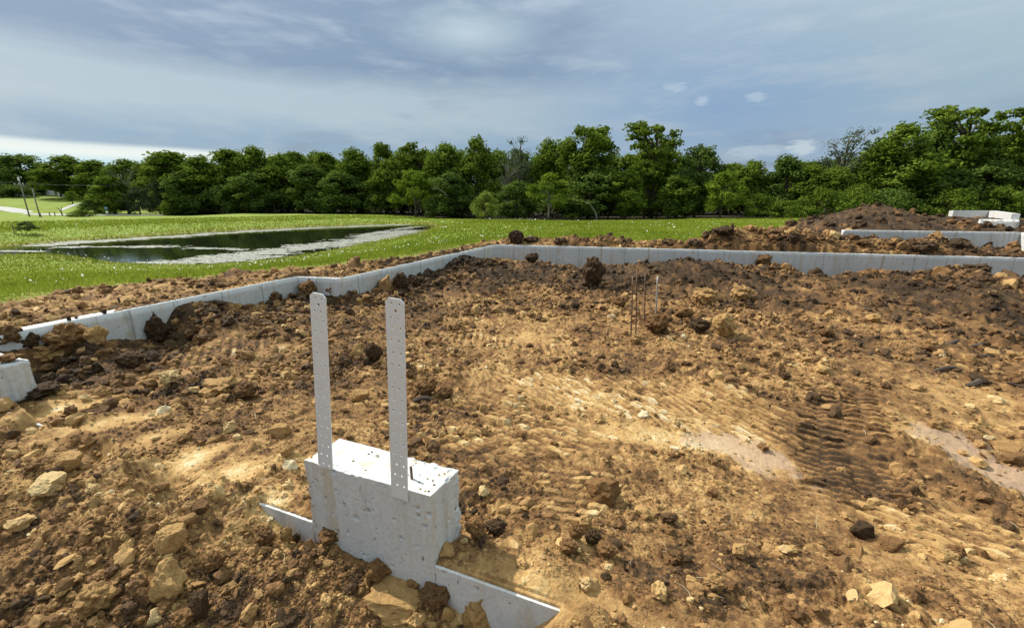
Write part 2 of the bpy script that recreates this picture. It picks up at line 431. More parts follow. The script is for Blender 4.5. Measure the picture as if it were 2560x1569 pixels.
M = dict(soil=mat_soil(), dark=mat_clod('dark_clay', 0.02, 0.30), brown=mat_clod('brown_clay', 0.16, 0.56), tan=mat_clod('tan_clay', 0.42, 0.86),
         pale=mat_clod('pale_limestone', 0.70, 1.0), stones=mat_stones(), concrete=mat_concrete(), pier=mat_concrete('pier_concrete', 0.5), galv=mat_galv(),
         rebar=mat_simple('rusty_steel', (0.16, 0.10, 0.065), 0.75, 0.3, 0.4, 30), rebar_grey=mat_simple('grey_steel', (0.36, 0.35, 0.33), 0.6, 0.4, 0.3, 30),
         seam=mat_simple('seam_grey', (0.22, 0.225, 0.22), 0.9, 0, 0.2, 20), meadow=mat_meadow(), blades=mat_blades(), water=mat_water(),
         scum=mat_simple('pond_scum', (0.235, 0.245, 0.20), 0.75, 0, 0.35, 6.0, 0.4), flower=mat_simple('white_petals', (0.80, 0.82, 0.74), 0.8, 0, 0.08),
         bark=mat_simple('bark', (0.10, 0.085, 0.065), 0.95, 0, 0.4, 3.0, 0.1), pale_bark=mat_simple('pale_bark', (0.17, 0.155, 0.13), 0.95, 0, 0.3, 3.0, 0.1),
         leaf=mat_leaf('leaf_green', (0.076, 0.120, 0.015), (0.183, 0.250, 0.034), (0.122, 0.171, 0.024)),
         leaf_dark=mat_leaf('leaf_dark', (0.063, 0.104, 0.020), (0.140, 0.201, 0.039), (0.095, 0.140, 0.032)),
         leaf_light=mat_leaf('leaf_light', (0.095, 0.150, 0.014), (0.20, 0.27, 0.032), (0.15, 0.21, 0.024)),
         leaf_grey=mat_leaf('leaf_grey', (0.055, 0.080, 0.035), (0.11, 0.145, 0.06), (0.08, 0.10, 0.05)),
         wood=mat_simple('weathered_wood', (0.21, 0.19, 0.165), 0.9, 0, 0.25, 5), chip=mat_simple('dark_wood', (0.075, 0.055, 0.042), 0.9, 0, 0.4, 25),
         road=mat_simple('pale_gravel', (0.36, 0.355, 0.335), 0.95, 0, 0.15, 1.5), roof=mat_simple('brown_shingle', (0.14, 0.10, 0.085), 0.9, 0, 0.25, 2),
         siding=mat_simple('grey_siding', (0.22, 0.23, 0.24), 0.8, 0, 0.1, 1), white=mat_simple('white_paint', (0.72, 0.73, 0.73), 0.6, 0, 0.06, 2),
         glass=mat_simple('dark_glass', (0.02, 0.025, 0.03), 0.1, 0, 0.1, 1, 0.5), blue=mat_simple('blue_paint', (0.18, 0.30, 0.55), 0.6, 0, 0.1, 4), wire=mat_simple('wire_grey', (0.10, 0.11, 0.12), 0.6))

# ------------------------------------------------------------------ layout of the foundation (inner faces, metres)
D = np.array((0.928, -0.371)); D /= np.linalg.norm(D)          # along the front wall, to the right
N = np.array((-D[1], D[0]))                                    # from the front wall into the garage
TW = 0.20                                                      # wall thickness
FR = at_h(1076, 1240, CH)[:2]; FL = at_h(759, 1148, CH)[:2]    # front corners of the pier
FL = FR - D * np.dot(FR - FL, D)
LP = FR + D * np.dot(at_h(58, 903, CH)[:2] - FR, D)   # end of the full-height wall, left of the door opening
LOWZ = -0.36                                                   # top of the dropped wall under the door openings
LW = [at_h(u, v, CH)[:2] for u, v in ((20, 835), (350, 769), (744, 692))] + [at_h(u, v, CH)[:2] for u, v in ((856, 697), (1234, 613))]
d_l = (LW[2] - LW[0]) / np.linalg.norm(LW[2] - LW[0])
LW[1] = LW[0] + d_l * np.dot(LW[1] - LW[0], d_l)
# corner of the left wall's inner face with the front wall's inner face
A = np.array([d_l, -D]).T; rhs = (FR + N * TW) - LW[0]
tt = np.linalg.solve(A, rhs); CORN = LW[0] + d_l * tt[0]
RW = [at_h(u, v, CH)[:2] for u, v in ((1256, 612), (1950, 629.5), (2560, 645))]
RWE = RW[2] + (RW[2] - RW[1]) / np.linalg.norm(RW[2] - RW[1]) * 8.0
INNER = [CORN] + LW + RW + [RWE]                                # polyline of visible inner faces, left then rear
def offset_out(pl, t):
    """offset a polyline to its left-hand side (outside of the garage when walked from the front corner to the rear right)"""
    out = []
    for i, p in enumerate(pl):
        ns = []
        for a, b in ((i - 1, i), (i, i + 1)):
            if a < 0 or b >= len(pl): continue
            d = (pl[b] - pl[a]) / np.linalg.norm(pl[b] - pl[a]); ns.append(np.array((-d[1], d[0])))
        n = sum(ns); n = n / np.linalg.norm(n); out.append(p + n * t / max(0.35, np.dot(n, ns[0])))
    return out
MIDL = offset_out(INNER, TW * 0.5); OUTL = offset_out(INNER, TW)
COVL = offset_out(INNER, 0.065)
IN_POLY = [tuple(p) for p in COVL] + [tuple(FR + D * 30 + N * 0.012), tuple(MIDL[0])]
IN_POLY[-1] = tuple(FR + N * 0.012 + D * np.dot(COVL[0] - FR, D) )

# ---- control heights
def on_inner(u):
    """point of the inner wall face that shows in column u"""
    for a, b in zip(INNER[:-1], INNER[1:]):
        ua, ub = u_of(a[0], a[1], 0), u_of(b[0], b[1], 0)
        if ua <= u <= ub:
            lo, hi = 0.0, 1.0
            for _ in range(40):
                m = (lo + hi) / 2; p = a + (b - a) * m
                if u_of(p[0], p[1], 0) < u: lo = m
                else: hi = m
            return a + (b - a) * lo
    return None
cin = []
for (u, v) in ((60, 868), (100, 862), (150, 853), (190, 850), (222, 849), (250, 849), (290, 849), (333, 849), (365, 845), (385, 836), (420, 786), (440, 766), (490, 753), (563, 750), (596, 760), (640, 760), (680, 752), (710, 748), (760, 740), (815, 734), (840, 740), (898, 737), (928, 722), (940, 713), (1000, 704), (1040, 690), (1083, 677),
               (1117, 658), (1170, 648), (1200, 652), (1232, 652), (1268, 650), (1300, 652), (1390, 666), (1440, 674), (1510, 678), (1535, 672), (1620, 664), (1700, 660), (1760, 660), (1850, 668),
               (1920, 664), (1960, 671), (2000, 694), (2060, 706), (2130, 704), (2200, 696), (2280, 688), (2330, 690), (2400, 697), (2450, 692), (2480, 697), (2500, 710), (2558, 728)):
    p = on_inner(u)
    if p is not None:
        zf = z_for(p[1], v + (2 if u < 1240 else 5 if u < 2380 else 14)); cin.append((p[0], p[1], zf))
        qn = np.array((d_l[1], -d_l[0])) if u < 1240 else np.array((-.2425, -.970)); q = p + qn * .55
        if u > 430: cin.append((q[0], q[1], .55 * zf + .45 * -.44))
for (u, v, y) in ((1700, 652, 10.0), (1620, 660, 10.0), (1560, 670, 10.2), (1800, 658, 9.6), (2330, 686, 8.9), (2420, 690, 8.6), (2200, 692, 9.2), (1100, 676, 9.6), (1330, 650, 11.2)):
    cin.append(tuple(at_y(u, v, y)))
for (u, v, z) in ((1700, 740, -.52), (1850, 745, -.50), (1550, 735, -.52), (1300, 700, -.50), (1200, 760, -.52), (1000, 800, -.50), (800, 800, -.46), (600, 800, -.40), (500, 850, -.42), (450, 790, -.34),
                  (300, 880, -.34), (200, 880, -.26), (100, 900, -.30), (120, 960, -.40), (300, 980, -.44), (600, 1000, -.46), (900, 920, -.46), (900, 1050, -.46), (1250, 870, -.54), (1280, 1000, -.47),
                  (1600, 790, -.46), (1750, 790, -.40), (1640, 860, -.48), (1950, 820, -.46), (2200, 790, -.44), (2100, 740, -.40), (2350, 760, -.42), (2470, 740, -.30), (2540, 800, -.60), (2400, 900, -.46),
                  (2100, 920, -.46), (1800, 1000, -.48), (2100, 1150, -.54), (2250, 1100, -.46), (2400, 1150, -.53), (2530, 1250, -.55), (2300, 1020, -.45), (1750, 1090, -.53), (1880, 1120, -.54), (1550, 1150, -.47),
                  (1350, 1200, -.44), (1250, 1330, -.40), (1150, 1330, -.40), (1700, 1300, -.45), (2100, 1350, -.46), (2450, 1450, -.42), (1500, 1440, -.40), (1900, 1500, -.40), (2300, 1560, -.40), (2520, 1000, -.47)):
    cin.append(tuple(at_h(u, v, CH - z)))
for t in np.linspace(-4, 5, 19):
    p = FR + D * t + N * (TW * 0.75); cin.append((p[0], p[1], LOWZ + 0.018 if t < 1.2 else LOWZ - 0.03))
    p = FR + D * t + N * 0.03; cin.append((p[0], p[1], LOWZ + 0.010 if t < 1.2 else LOWZ - 0.03))
for (x, y) in ((12, 2), (12, 6), (20, 3), (8, 0), (14, -4)): cin.append((x, y, -0.45))
ZIN = RBF(cin, 0.18)

cfr = []
for (u, v) in ((665, 1281), (705, 1314), (757, 1347), (800, 1356), (880, 1394), (985, 1446), (1120, 1512), (1230, 1600), (1320, 1588), (1385, 1556)):
    # point of the front face plane (through FR, along D) that shows at (u, v)
    r = ray(u, v); n2 = np.array((-N[0], -N[1])); t = np.dot(FR, n2) / np.dot(r[:2], n2); p = r * t
    cfr.append((p[0] - N[0] * .03, p[1] - N[1] * .03, CH + r[2] * t))
for t in (-4.5, -4, -3.7, -3.4, -3.1, -2.8, -2.4, -2.0, -1.6, -1.18, 0.62, 0.8, 1.2, 2, 3.5, 5):
    p = FR + D * t - N * 0.02; cfr.append((p[0], p[1], LOWZ + 0.025 if t > -1.4 else LOWZ + .045))
    if t < -1.5: p = FR + D * t - N * 0.2; cfr.append((p[0], p[1], LOWZ + .03))
for (u, v, z) in ((900, 1500, -.52), (700, 1400, -.46), (560, 1330, -.40), (400, 1250, -.38), (250, 1150, -.38), (80, 1080, -.40), (100, 1300, -.40), (300, 1450, -.42), (100, 1540, -.45), (600, 1560, -.50),
                  (1000, 1600, -.60), (1180, 1640, -.66), (1300, 1700, -.58), (1450, 1640, -.42), (1800, 1640, -.40), (2400, 1640, -.40)):
    cfr.append(tuple(at_h(u, v, CH - z)))
for (x, y) in ((0, -1.5), (-3, -2), (3, -2), (-6, 1), (-9, 3), (0, -8), (-8, -8), (8, -8), (6, -1)): cfr.append((x, y, -0.45))
ZFR = RBF(cfr, 0.12)

ZW = CH - 2.9                                                  # pond level
POND = [tuple(at_h(u, v, 2.9)[:2]) for u, v in ((-260, 640), (-130, 630), (0, 617), (60, 611), (150, 604), (300, 593), (450, 583.5), (600, 575), (750, 567.5), (900, 562), (1000, 559.5), (1075, 560.5),
        (1096, 564), (1096, 569), (1070, 580), (1000, 594), (910, 611), (810, 629), (710, 645), (610, 657), (520, 662), (400, 662), (300, 658), (240, 650), (180, 641), (100, 635), (0, 640), (-130, 655), (-260, 668))]
cout = []
for k in (0.15, 0.5):
    for i in range(len(OUTL) - 1):
        a, b = OUTL[i], OUTL[i + 1]; L = np.linalg.norm(b - a); d = (b - a) / L; n = np.array((-d[1], d[0]))
        for s in np.arange(0.4, L, 1.4):
            p = a + d * s + n * k * 2; cout.append((p[0], p[1], -0.05 - 0.06 * k))
for (u, v, h) in ((0, 770, 1.35), (50, 735, 1.5), (300, 695, 1.72), (600, 678, 1.95), (120, 690, 2.25), (800, 655, 2.1), (300, 668, 2.62), (680, 650, 2.6), (880, 622, 2.45), (1000, 602, 2.3), (450, 672, 2.5), (1100, 582, 1.9), (1200, 572, 1.7),
                  (1160, 550, 1.72), (1270, 556, 1.55), (1080, 546, 1.9), (1000, 545, 2.1), (900, 544, 2.35), (700, 549, 2.45), (550, 553, 2.3), (400, 560, 2.2), (200, 568, 2.2), (100, 575, 2.2), (0, 584, 2.2), (-150, 600, 2.2),
                  (1350, 578, 1.65), (1500, 585, 1.5), (1500, 556, 2.2), (1800, 580, 1.6), (1800, 553, 2.2), (2050, 548, 2.2), (-100, 720, 2.0), (-300, 700, 2.2)):
    cout.append(tuple(at_h(u, v, h)))
for (u, v, y) in ((0, 548, 62), (300, 546, 72), (600, 534, 88), (900, 536, 82), (0, 521, 100), (100, 535, 97), (150, 540, 92), (220, 541, 88), (-150, 512, 105), (0, 495, 122), (150, 489, 135), (60, 489, 135), (190, 512, 108), (300, 538, 92), (480, 541, 95), (700, 531, 110),
                  (1300, 553, 58), (1600, 550, 62), (1900, 547, 62), (2300, 542, 62), (2560, 541, 62), (1100, 548, 70), (900, 534, 95), (60, 478, 170), (-200, 480, 170)):
    cout.append(tuple(at_y(u, v, y)))
for (x, y, z) in ((0, 150, -1.6), (80, 120, -1.2), (150, 60, -1.0), (-90, 300, 5.0), (0, 320, -1.0), (120, 300, 0), (300, 150, 0), (-250, 200, 6), (40, 14, -.4), (60, 30, -.9), (60, 0, -.4), (24, 30, -.9), (34, 24, -.6), (-40, 6, -1.4), (-70, 30, -1.6), (-120, 60, 0), (-30, -10, -1), (30, 45, -1.05), (60, 60, -1.05), (20, 25, -.75),
                  (700, 700, 0), (-700, 700, 4), (700, -200, 0), (-700, -200, 0), (0, -600, 0), (0, 850, 0)):
    cout.append((x, y, z))
ZOUT = RBF(cout, 1.6)

# second stretch of foundation, behind on the right
W2A = at_h(2110, 575, CH)[:2]; W2B = at_h(2552, 581, CH)[:2]
D2 = (W2B - W2A) / np.linalg.norm(W2B - W2A); N2 = np.array((-D2[1], D2[0])); L2 = np.linalg.norm(W2B - W2A)
def heap2(x, y):
    a = (x - W2A[0]) * D2[0] + (y - W2A[1]) * D2[1]; b = (x - W2A[0]) * N2[0] + (y - W2A[1]) * N2[1]
    t = np.clip(a, 2.6, L2 + 3) ; q = np.hypot(a - t, (b - 4.2))
    h = np.clip(1.30 - 0.27 * q, 0, None) + 0.35 * np.exp(-((a - 5) / 4) ** 2) * np.clip(1 - q / 4, 0, 1)
    low = sstep(a, L2 - 3.2, L2 - 1.0); h = h * (1 - 0.36 * low)
    m = np.where(a < 0, 1.0, sstep(b, 0.06, 0.14)); h = np.where(a < 0, h * np.exp(a / 1.6) , h)
    fr = np.where((a >= 0) & (b < 0.1), 1.0, 0.0)
    return h * m + 0.10 * m * np.exp(-np.clip(-a, 0, 9)), fr

def wall_profile(x, y):
    s = (x - FR[0]) * D[0] + (y - FR[1]) * D[1]; b = (x - FR[0]) * N[0] + (y - FR[1]) * N[1]
    return s, b

BERM = []   # heaps of spoil pushed against the outside of the rear wall: (point, height, radius)
for (u, off, h, r) in ((1195, .35, .12, .25), (1222, .3, .12, .2), (1300, .6, .10, .4), (1340, .7, .26, .42), (1400, .6, .20, .5), (1455, .6, .20, .4), (1500, .55, .14, .5), (1560, .6, .22, .42), (1620, .5, .08, .6),
                       (1700, .5, .12, .5), (1760, .6, .16, .5), (1845, .6, .30, .42), (1900, .7, .34, .5), (1960, .7, .30, .6), (2030, .7, .26, .6), (2100, .8, .30, .6), (2180, .7, .30, .5), (2240, .6, .20, .3), (2310, .6, .24, .35), (2360, .5, .10, .4),
                       (2450, .9, .30, .55), (2510, .7, .22, .5)):
    p = on_inner(u)
    if p is None: continue
    i = 5 if u > 1256 else 4
    d = (INNER[6] - INNER[5]) / np.linalg.norm(INNER[6] - INNER[5]); n = np.array((-d[1], d[0]))
    BERM.append((p + n * (TW + off), h, r))
for (u, off, h, r) in ((800, .42, .15, .3), (860, .42, .10, .3), (745, .4, .10, .25), (930, .45, .12, .3), (1000, .5, .1, .4), (560, .6, .12, .5), (470, .5, .12, .5), (60, .5, .1, .4)):
    p = on_inner(u); d = d_l; n = np.array((-d[1], d[0])); BERM.append((p + n * (TW + off), h, r))

# soil outline outside the walls (world polygon)
def strip(pts):
    return [tuple(at_h(u, v, h)[:2]) for u, v, h in pts]
SOIL_OUT = strip(((-400, 830, 1.3), (-60, 772, 1.35), (60, 752, 1.40), (180, 729, 1.45), (300, 720, 1.45), (430, 712, 1.40), (520, 703, 1.38), (640, 688, 1.38), (720, 677, 1.36), (850, 672, 1.36), (960, 660, 1.34), (1090, 637, 1.30), (1190, 614, 1.28),
    (1230, 600, 1.33), (1300, 601, 1.30), (1600, 606, 1.28), (1800, 606, 1.30), (1930, 606, 1.34))) + [(12.5, 20.5), (14.5, 27), (30, 33), (55, 25), (60, -20), (-20, -20), (-14, 4)]

# compacted or dug patches: (u, v, z guess, radius across, radius along, tone shift, clay, smoothness)
PATCH = []
for (u, v, z, ru, rv, dt, clay, sm) in (
        (190, 1030, -.38, 100, 24, .42, 0, .97), (290, 1065, -.37, 100, 22, .42, 0, .97), (390, 1100, -.36, 90, 24, .36, 0, .95), (500, 1145, -.36, 100, 28, .42, 0, .97), (590, 1190, -.36, 80, 32, .40, 0, .95), (690, 1240, -.34, 60, 28, .36, 0, .95),
        (1560, 1080, -.47, 120, 26, .28, .1, .9), (1680, 1090, -.50, 130, 34, .30, .15, .95), (1800, 1105, -.53, 100, 40, .25, .8, 1.0), (1900, 1150, -.54, 110, 45, .20, .75, .9), (1980, 1200, -.50, 90, 40, .18, .4, .7),
        (2380, 1120, -.52, 110, 45, .22, .7, .95), (2480, 1180, -.54, 110, 50, .22, .9, .95), (2560, 1240, -.55, 90, 45, .1, 1.0, .95), (2300, 1090, -.48, 70, 25, .22, .3, .8),
        (1250, 850, -.54, 130, 22, .30, 0, .75), (1200, 810, -.54, 80, 16, .16, 0, .7), (1330, 880, -.5, 110, 20, .18, 0, .6), (1280, 660, -.46, 60, 8, .18, .4, .6), (1120, 745, -.5, 60, 10, .18, 0, .5),
        (1350, 980, -.47, 230, 50, .20, 0, .5), (1700, 1010, -.48, 230, 45, .18, .1, .6), (1400, 1130, -.46, 200, 60, .16, 0, .4), (1900, 960, -.47, 140, 25, .15, 0, .6), (2300, 990, -.46, 180, 30, .10, 0, .6),
        (2080, 1120, -.54, 120, 110, -.18, 0, .3), (2180, 1010, -.5, 90, 60, -.04, 0, .6), (2100, 1330, -.46, 250, 60, .10, .1, .6), (2300, 1330, -.46, 220, 60, .14, 0, .6), (1700, 1200, -.47, 200, 60, .12, 0, .5),
        (1250, 1440, -.38, 120, 50, .20, 0, .8), (1450, 1520, -.38, 160, 40, .26, 0, .85), (1620, 1560, -.40, 200, 30, .22, 0, .8), (1180, 1400, -.38, 70, 40, -.10, 0, .4),
        (470, 925, -.43, 110, 14, .22, 0, .7), (700, 880, -.46, 80, 14, .18, 0, .6), (560, 860, -.42, 90, 14, .14, 0, .5), (900, 935, -.46, 60, 10, .22, 0, .6), (2520, 1000, -.46, 150, 24, .14, 0, .7),
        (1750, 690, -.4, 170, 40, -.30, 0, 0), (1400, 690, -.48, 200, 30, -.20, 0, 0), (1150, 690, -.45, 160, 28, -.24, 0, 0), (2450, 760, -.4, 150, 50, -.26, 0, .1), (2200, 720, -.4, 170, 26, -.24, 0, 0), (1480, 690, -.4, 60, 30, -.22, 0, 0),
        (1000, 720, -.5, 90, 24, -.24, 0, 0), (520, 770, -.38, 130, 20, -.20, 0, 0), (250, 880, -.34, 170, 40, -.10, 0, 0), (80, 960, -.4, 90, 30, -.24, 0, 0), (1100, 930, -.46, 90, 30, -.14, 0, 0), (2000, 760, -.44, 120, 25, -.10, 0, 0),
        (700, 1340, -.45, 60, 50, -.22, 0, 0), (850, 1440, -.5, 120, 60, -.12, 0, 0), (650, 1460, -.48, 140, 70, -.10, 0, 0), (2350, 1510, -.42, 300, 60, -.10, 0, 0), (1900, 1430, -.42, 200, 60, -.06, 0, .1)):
    p = at_h(u, v, CH - z); pu = at_h(u + ru, v, CH - z); p1 = at_h(u, v - rv, CH - z); p2 = at_h(u, v + rv, CH - z)
    PATCH.append((p[0], p[1], abs(pu[0] - p[0]), abs(p1[1] - p2[1]) / 2, math.atan2(p[0], p[1]), dt * (.72 if dt < -.12 or u > 900 else .95), clay, sm))

# tracks pressed by machines: start, end (image points used only to find the place), half width (m), bar spacing (m), depth (m), angle of the bars to the travel
TRACK = []
for (u0, v0, u1, v1, hw, per, dep, sk, z) in ((2030, 985, 2085, 1275, .17, .075, .040, .0, -.52), (2140, 1000, 2210, 1250, .15, .075, .042, .0, -.52), (1130, 838, 1400, 880, .20, .10, .040, .5, -.53), (1180, 800, 1340, 815, .18, .08, .022, .9, -.53),
        (1230, 930, 1950, 1020, .24, .085, .024, .9, -.48), (1300, 990, 2000, 1075, .20, .085, .020, .9, -.49), (980, 1110, 1330, 985, .34, .11, .036, .35, -.46), (1080, 1190, 1480, 1060, .30, .105, .022, .3, -.46),
        (430, 905, 680, 860, .26, .09, .024, -.2, -.43), (640, 830, 900, 770, .28, .09, .022, .2, -.46), (1000, 770, 1230, 760, .22, .085, .020, .2, -.52), (2200, 1330, 2480, 1290, .30, .10, .018, .3, -.46), (1480, 1180, 1330, 1330, .25, .09, .016, .6, -.46), (2200, 905, 2560, 930, .22, .10, .016, 1.2, -.46)  ):
    p, q = at_h(u0, v0, CH - z)[:2], at_h(u1, v1, CH - z)[:2]; L = np.linalg.norm(q - p); d = (q - p) / L
    TRACK.append((p, d, L, hw, per, dep, sk))

def smooth_height(x, y):
    """the ground without its lumps; also the zone: 0 outside, 1 inside the walls, 2 in front"""
    s, b = wall_profile(x, y)
    inn = inside(IN_POLY, x, y); fr = (~inn) & (b < 0.012)
    z = np.empty_like(x)
    if inn.any(): z[inn] = ZIN(x[inn], y[inn])
    if fr.any(): z[fr] = ZFR(x[fr], y[fr])
    o = ~(inn | fr)
    if o.any():
        xo, yo = x[o], y[o]; zo = ZOUT(xo, yo)
        for p, h, r in BERM: zo = zo + (.75 if p[0] < 1 else 1.0) * h * np.exp(-((xo - p[0]) ** 2 + (yo - p[1]) ** 2) / (r * r))
        hp, frm = heap2(xo, yo); zo = zo + hp - 0.42 * frm * np.exp(-np.clip(np.hypot(xo - W2A[0], yo - W2A[1]) - L2, 0, 99) / 3)
        ip = inside(POND, xo, yo); d = dist_line(POND, xo, yo, True)
        zin = ZW - 0.04 - 0.25 * np.minimum(d, 2.5); bank = ZW + 0.02 + 0.05 * np.minimum(d, 4.0)
        w = sstep(d, 0, 7.0); zo = np.where(ip, zin, np.maximum(bank * (1 - w) + zo * w, ZW + 0.03 + 0.06 * np.minimum(d, 1)))
        z[o] = zo
    far = np.hypot(x, y) > 22; k = far & fr
    if k.any(): z[k] = np.minimum(z[k], -0.4)
    return z, np.where(inn, 1, np.where(fr, 2, 0))

def soil_mask(x, y, zone):
    d = dist_line(SOIL_OUT, x, y, True); sd = np.where(inside(SOIL_OUT, x, y), d, -d)
    sd = sd - 0.12 + 0.20 * fbm(x * 1.3, y * 1.3, 51, 4) * (x * x + y * y < 225) + 0.08 * fbm(x * 8, y * 8, 52, 2)
    return np.where(zone > 0, 5.0, sd)

def ground(x, y, detail=True):
    """height, soil distance (>0 soil), tone, clay for any points"""
    z, zone = smooth_height(x, y); sd = soil_mask(x, y, zone)
    tone = np.full_like(x, 0.455); clay = np.zeros_like(x); smo = np.zeros_like(x)
    r = np.hypot(x, y); zone_in = zone == 1
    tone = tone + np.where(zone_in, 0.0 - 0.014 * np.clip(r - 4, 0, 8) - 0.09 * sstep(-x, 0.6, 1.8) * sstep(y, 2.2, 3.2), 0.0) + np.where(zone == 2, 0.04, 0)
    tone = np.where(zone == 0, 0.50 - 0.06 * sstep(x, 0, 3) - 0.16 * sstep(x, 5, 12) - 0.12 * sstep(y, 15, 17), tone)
    wx = x + 0.12 * fbm(x * 3, y * 3, 61, 3); wy = y + 0.12 * fbm(x * 3 + 7, y * 3, 62, 3)
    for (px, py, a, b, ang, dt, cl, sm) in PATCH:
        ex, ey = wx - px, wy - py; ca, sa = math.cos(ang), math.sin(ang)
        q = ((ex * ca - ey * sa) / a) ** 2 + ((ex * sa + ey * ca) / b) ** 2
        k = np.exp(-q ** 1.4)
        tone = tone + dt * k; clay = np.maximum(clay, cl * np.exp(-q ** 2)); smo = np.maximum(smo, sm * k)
    soil = sd > -0.6
    xs, ys = x[soil], y[soil]; sm = smo[soil]; zs = z[soil].copy(); ts = tone[soil]; rs = r[soil]
    big = sstep(sd[soil], -0.5, 0.3)
    amp = (1 - 0.88 * sm) * big
    patchy = 0.55 + 0.9 * sstep(fbm(xs * 0.9, ys * 0.9, 71, 3), -0.35, 0.5)
    fi = zone[soil]
    farm = np.where(fi == 0, 0.75, 1.0) * (1 + 0.8 * sstep(rs, 5.5, 9.0))
    ts = ts + 0.24 * fbm(xs * 1.1, ys * 1.1, 72, 4) + 0.16 * fbm(xs * 5, ys * 5, 73, 3)
    zs += amp * 0.05 * fbm(xs * 1.8, ys * 1.8, 74, 4) * farm
    if detail:
        # tracks
        tk = np.zeros_like(xs); tmask = np.zeros_like(xs)
        for (p, d, L, hw, per, dep, sk) in TRACK:
            ex, ey = xs - p[0], ys - p[1]; al = ex * d[0] + ey * d[1]; ac = -ex * d[1] + ey * d[0]
            ac = ac + 0.05 * perlin(xs * 2, ys * 2, 75)
            w = sstep(al, -0.05, 0.12) * sstep(-al, -L - 0.05, -L + 0.12) * sstep(-np.abs(ac), -hw, -hw * 0.85)
            if not w.any(): continue
            w = w * (0.35 + 0.65 * sstep(fbm(xs * 2.6, ys * 2.6, 76, 3), -0.45, 0.2))
            ph = (al + sk * ac + 0.005 * perlin(xs * 6, ys * 6, 77)) / per; fr_ = ph - np.floor(ph)
            rowi = np.floor(ph)
            if sk == 0.0: bar = sstep(fr_, 0.0, 0.12) * sstep(-fr_, -0.40, -0.28)
            else:
                bar = sstep(fr_, 0.0, 0.14) * sstep(-fr_, -0.60, -0.46)
                cut = ac / (0.085 + 0.03 * h2(rowi, rowi * 0, 13)) + h2(rowi, rowi * 0 + 3, 14) * .6; fc = cut - np.floor(cut)
                bar = bar * sstep(fc, 0.0, 0.10) * sstep(-fc, -1.0, -0.90) * (0.35 + 0.65 * (h2(np.floor(cut), rowi, 15) < .8))
            half = 1.0 - 0.9 * sstep(-np.abs(ac), -0.028, -0.014) if sk == 0.0 else 1.0
            tk = tk + w * dep * (0.45 * bar * half - 0.40); tmask = np.maximum(tmask, w)
            ts = ts + w * 0.26 * (bar - 0.5)
        keep = 1 - 0.62 * tmask
        rb = np.zeros_like(xs)
        for sc, a, sd_, fill in ((0.42, 0.34, 101, 0.42), (0.19, 0.46, 111, 0.55), (0.085, 0.55, 121, 0.7), (0.040, 0.6, 131, 0.85), (0.019, 0.7, 141, 0.9)):
            m = rs < (3.2 if sc < .03 else 7.5 if sc < 0.06 else 40)
            if not m.any(): continue
            H, R = clods(xs[m], ys[m], sc, sd_, fill)
            k = amp[m] * patchy[m] * keep[m] * farm[m]
            if sc > 0.15: k = k * sstep(fbm(xs[m] * .7, ys[m] * .7, sd_ + 7, 2), -0.25, 0.35)
            else: k = np.maximum(k, 0.16)
            zs[m] += H * sc * a * k
            on = sstep(H, 0.02, 0.12)
            ts[m] += on * (R - 0.48) * (0.34 if sc < 0.15 else 0.16) * np.clip(0.25 + k, 0, 1)
        zs += tk * big
        rough = amp * keep
        zs += 0.012 * rough * fbm(xs * 14, ys * 14, 81, 3) + 0.003 * fbm(xs * 60, ys * 60, 82, 2) * (rs < 5)
    z = z.copy(); z[soil] = zs; tone = tone.copy(); tone[soil] = ts
    o = ~soil
    if o.any() and detail:
        z[o] = z[o] + 0.03 * fbm(x[o] * .8, y[o] * .8, 91, 3) * (r[o] < 80)
    return z, sd, np.clip(tone, 0.0, 1.0), sstep(clay + 0.30 * fbm(x * 6, y * 6, 95, 3), 0.38, 0.62) * 0.8, zone

# keep the ground below the tops of the walls it meets
def clamp_walls(x, y, z, zone):
    s, b = wall_profile(x, y)
    on = (b > -0.03) & (b < TW + 0.02)
    pier = on & (s > -0.75) & (s < 0.03)
    z = np.where(pier, np.minimum(z, LOWZ + 0.05), z)
    over = (b > 0.012) & (b < TW + 0.05) & (((s > np.dot(LP - FR, D)) & (s < -0.72)) | ((s > 0.02) & (s < 3)))
    z = np.where(over, np.maximum(z, LOWZ + 0.006 + 0.006 * perlin(x * 30, y * 30, 5)), z)
    left = on & (s < np.dot(LP - FR, D) + .02)
    z = np.where(left, np.minimum(z, -0.05), z)
    low = on & (b < 0.03) & (s >= 0) & (s < 0.62); z = np.where(low, np.minimum(z, LOWZ + 0.012), z)
    low = on & (b < TW) & (s > -1.2) & (s < .0); z = np.where(low, np.minimum(z, LOWZ + 0.03), z)
    d = dist_line([tuple(p) for p in MIDL], x, y); band = d < TW * 0.5 + 0.03
    cov = band & (zone == 0) & (u_of(x, np.maximum(y, .5), 0 * x) > 285)
    z = np.where(band & ~cov & ((zone == 0) | (d < TW * .5 - .02)), np.minimum(z, -0.02), z)
    z = np.where(cov, np.maximum(z, 0.004 + 0.007 * perlin(x * 7, y * 7, 6)), z)
    a2 = (x - W2A[0]) * D2[0] + (y - W2A[1]) * D2[1]; b2 = (x - W2A[0]) * N2[0] + (y - W2A[1]) * N2[1]
    z = np.where((a2 > -0.05) & (a2 < L2 + .3) & (b2 > -0.02) & (b2 < 0.22), np.minimum(z, -0.03), z)
    return z
def gz(x, y):
    x = np.atleast_1d(np.asarray(x, float)); y = np.atleast_1d(np.asarray(y, float))
    z, sd, t, c, zone = ground(x, y); return clamp_walls(x, y, z, zone)
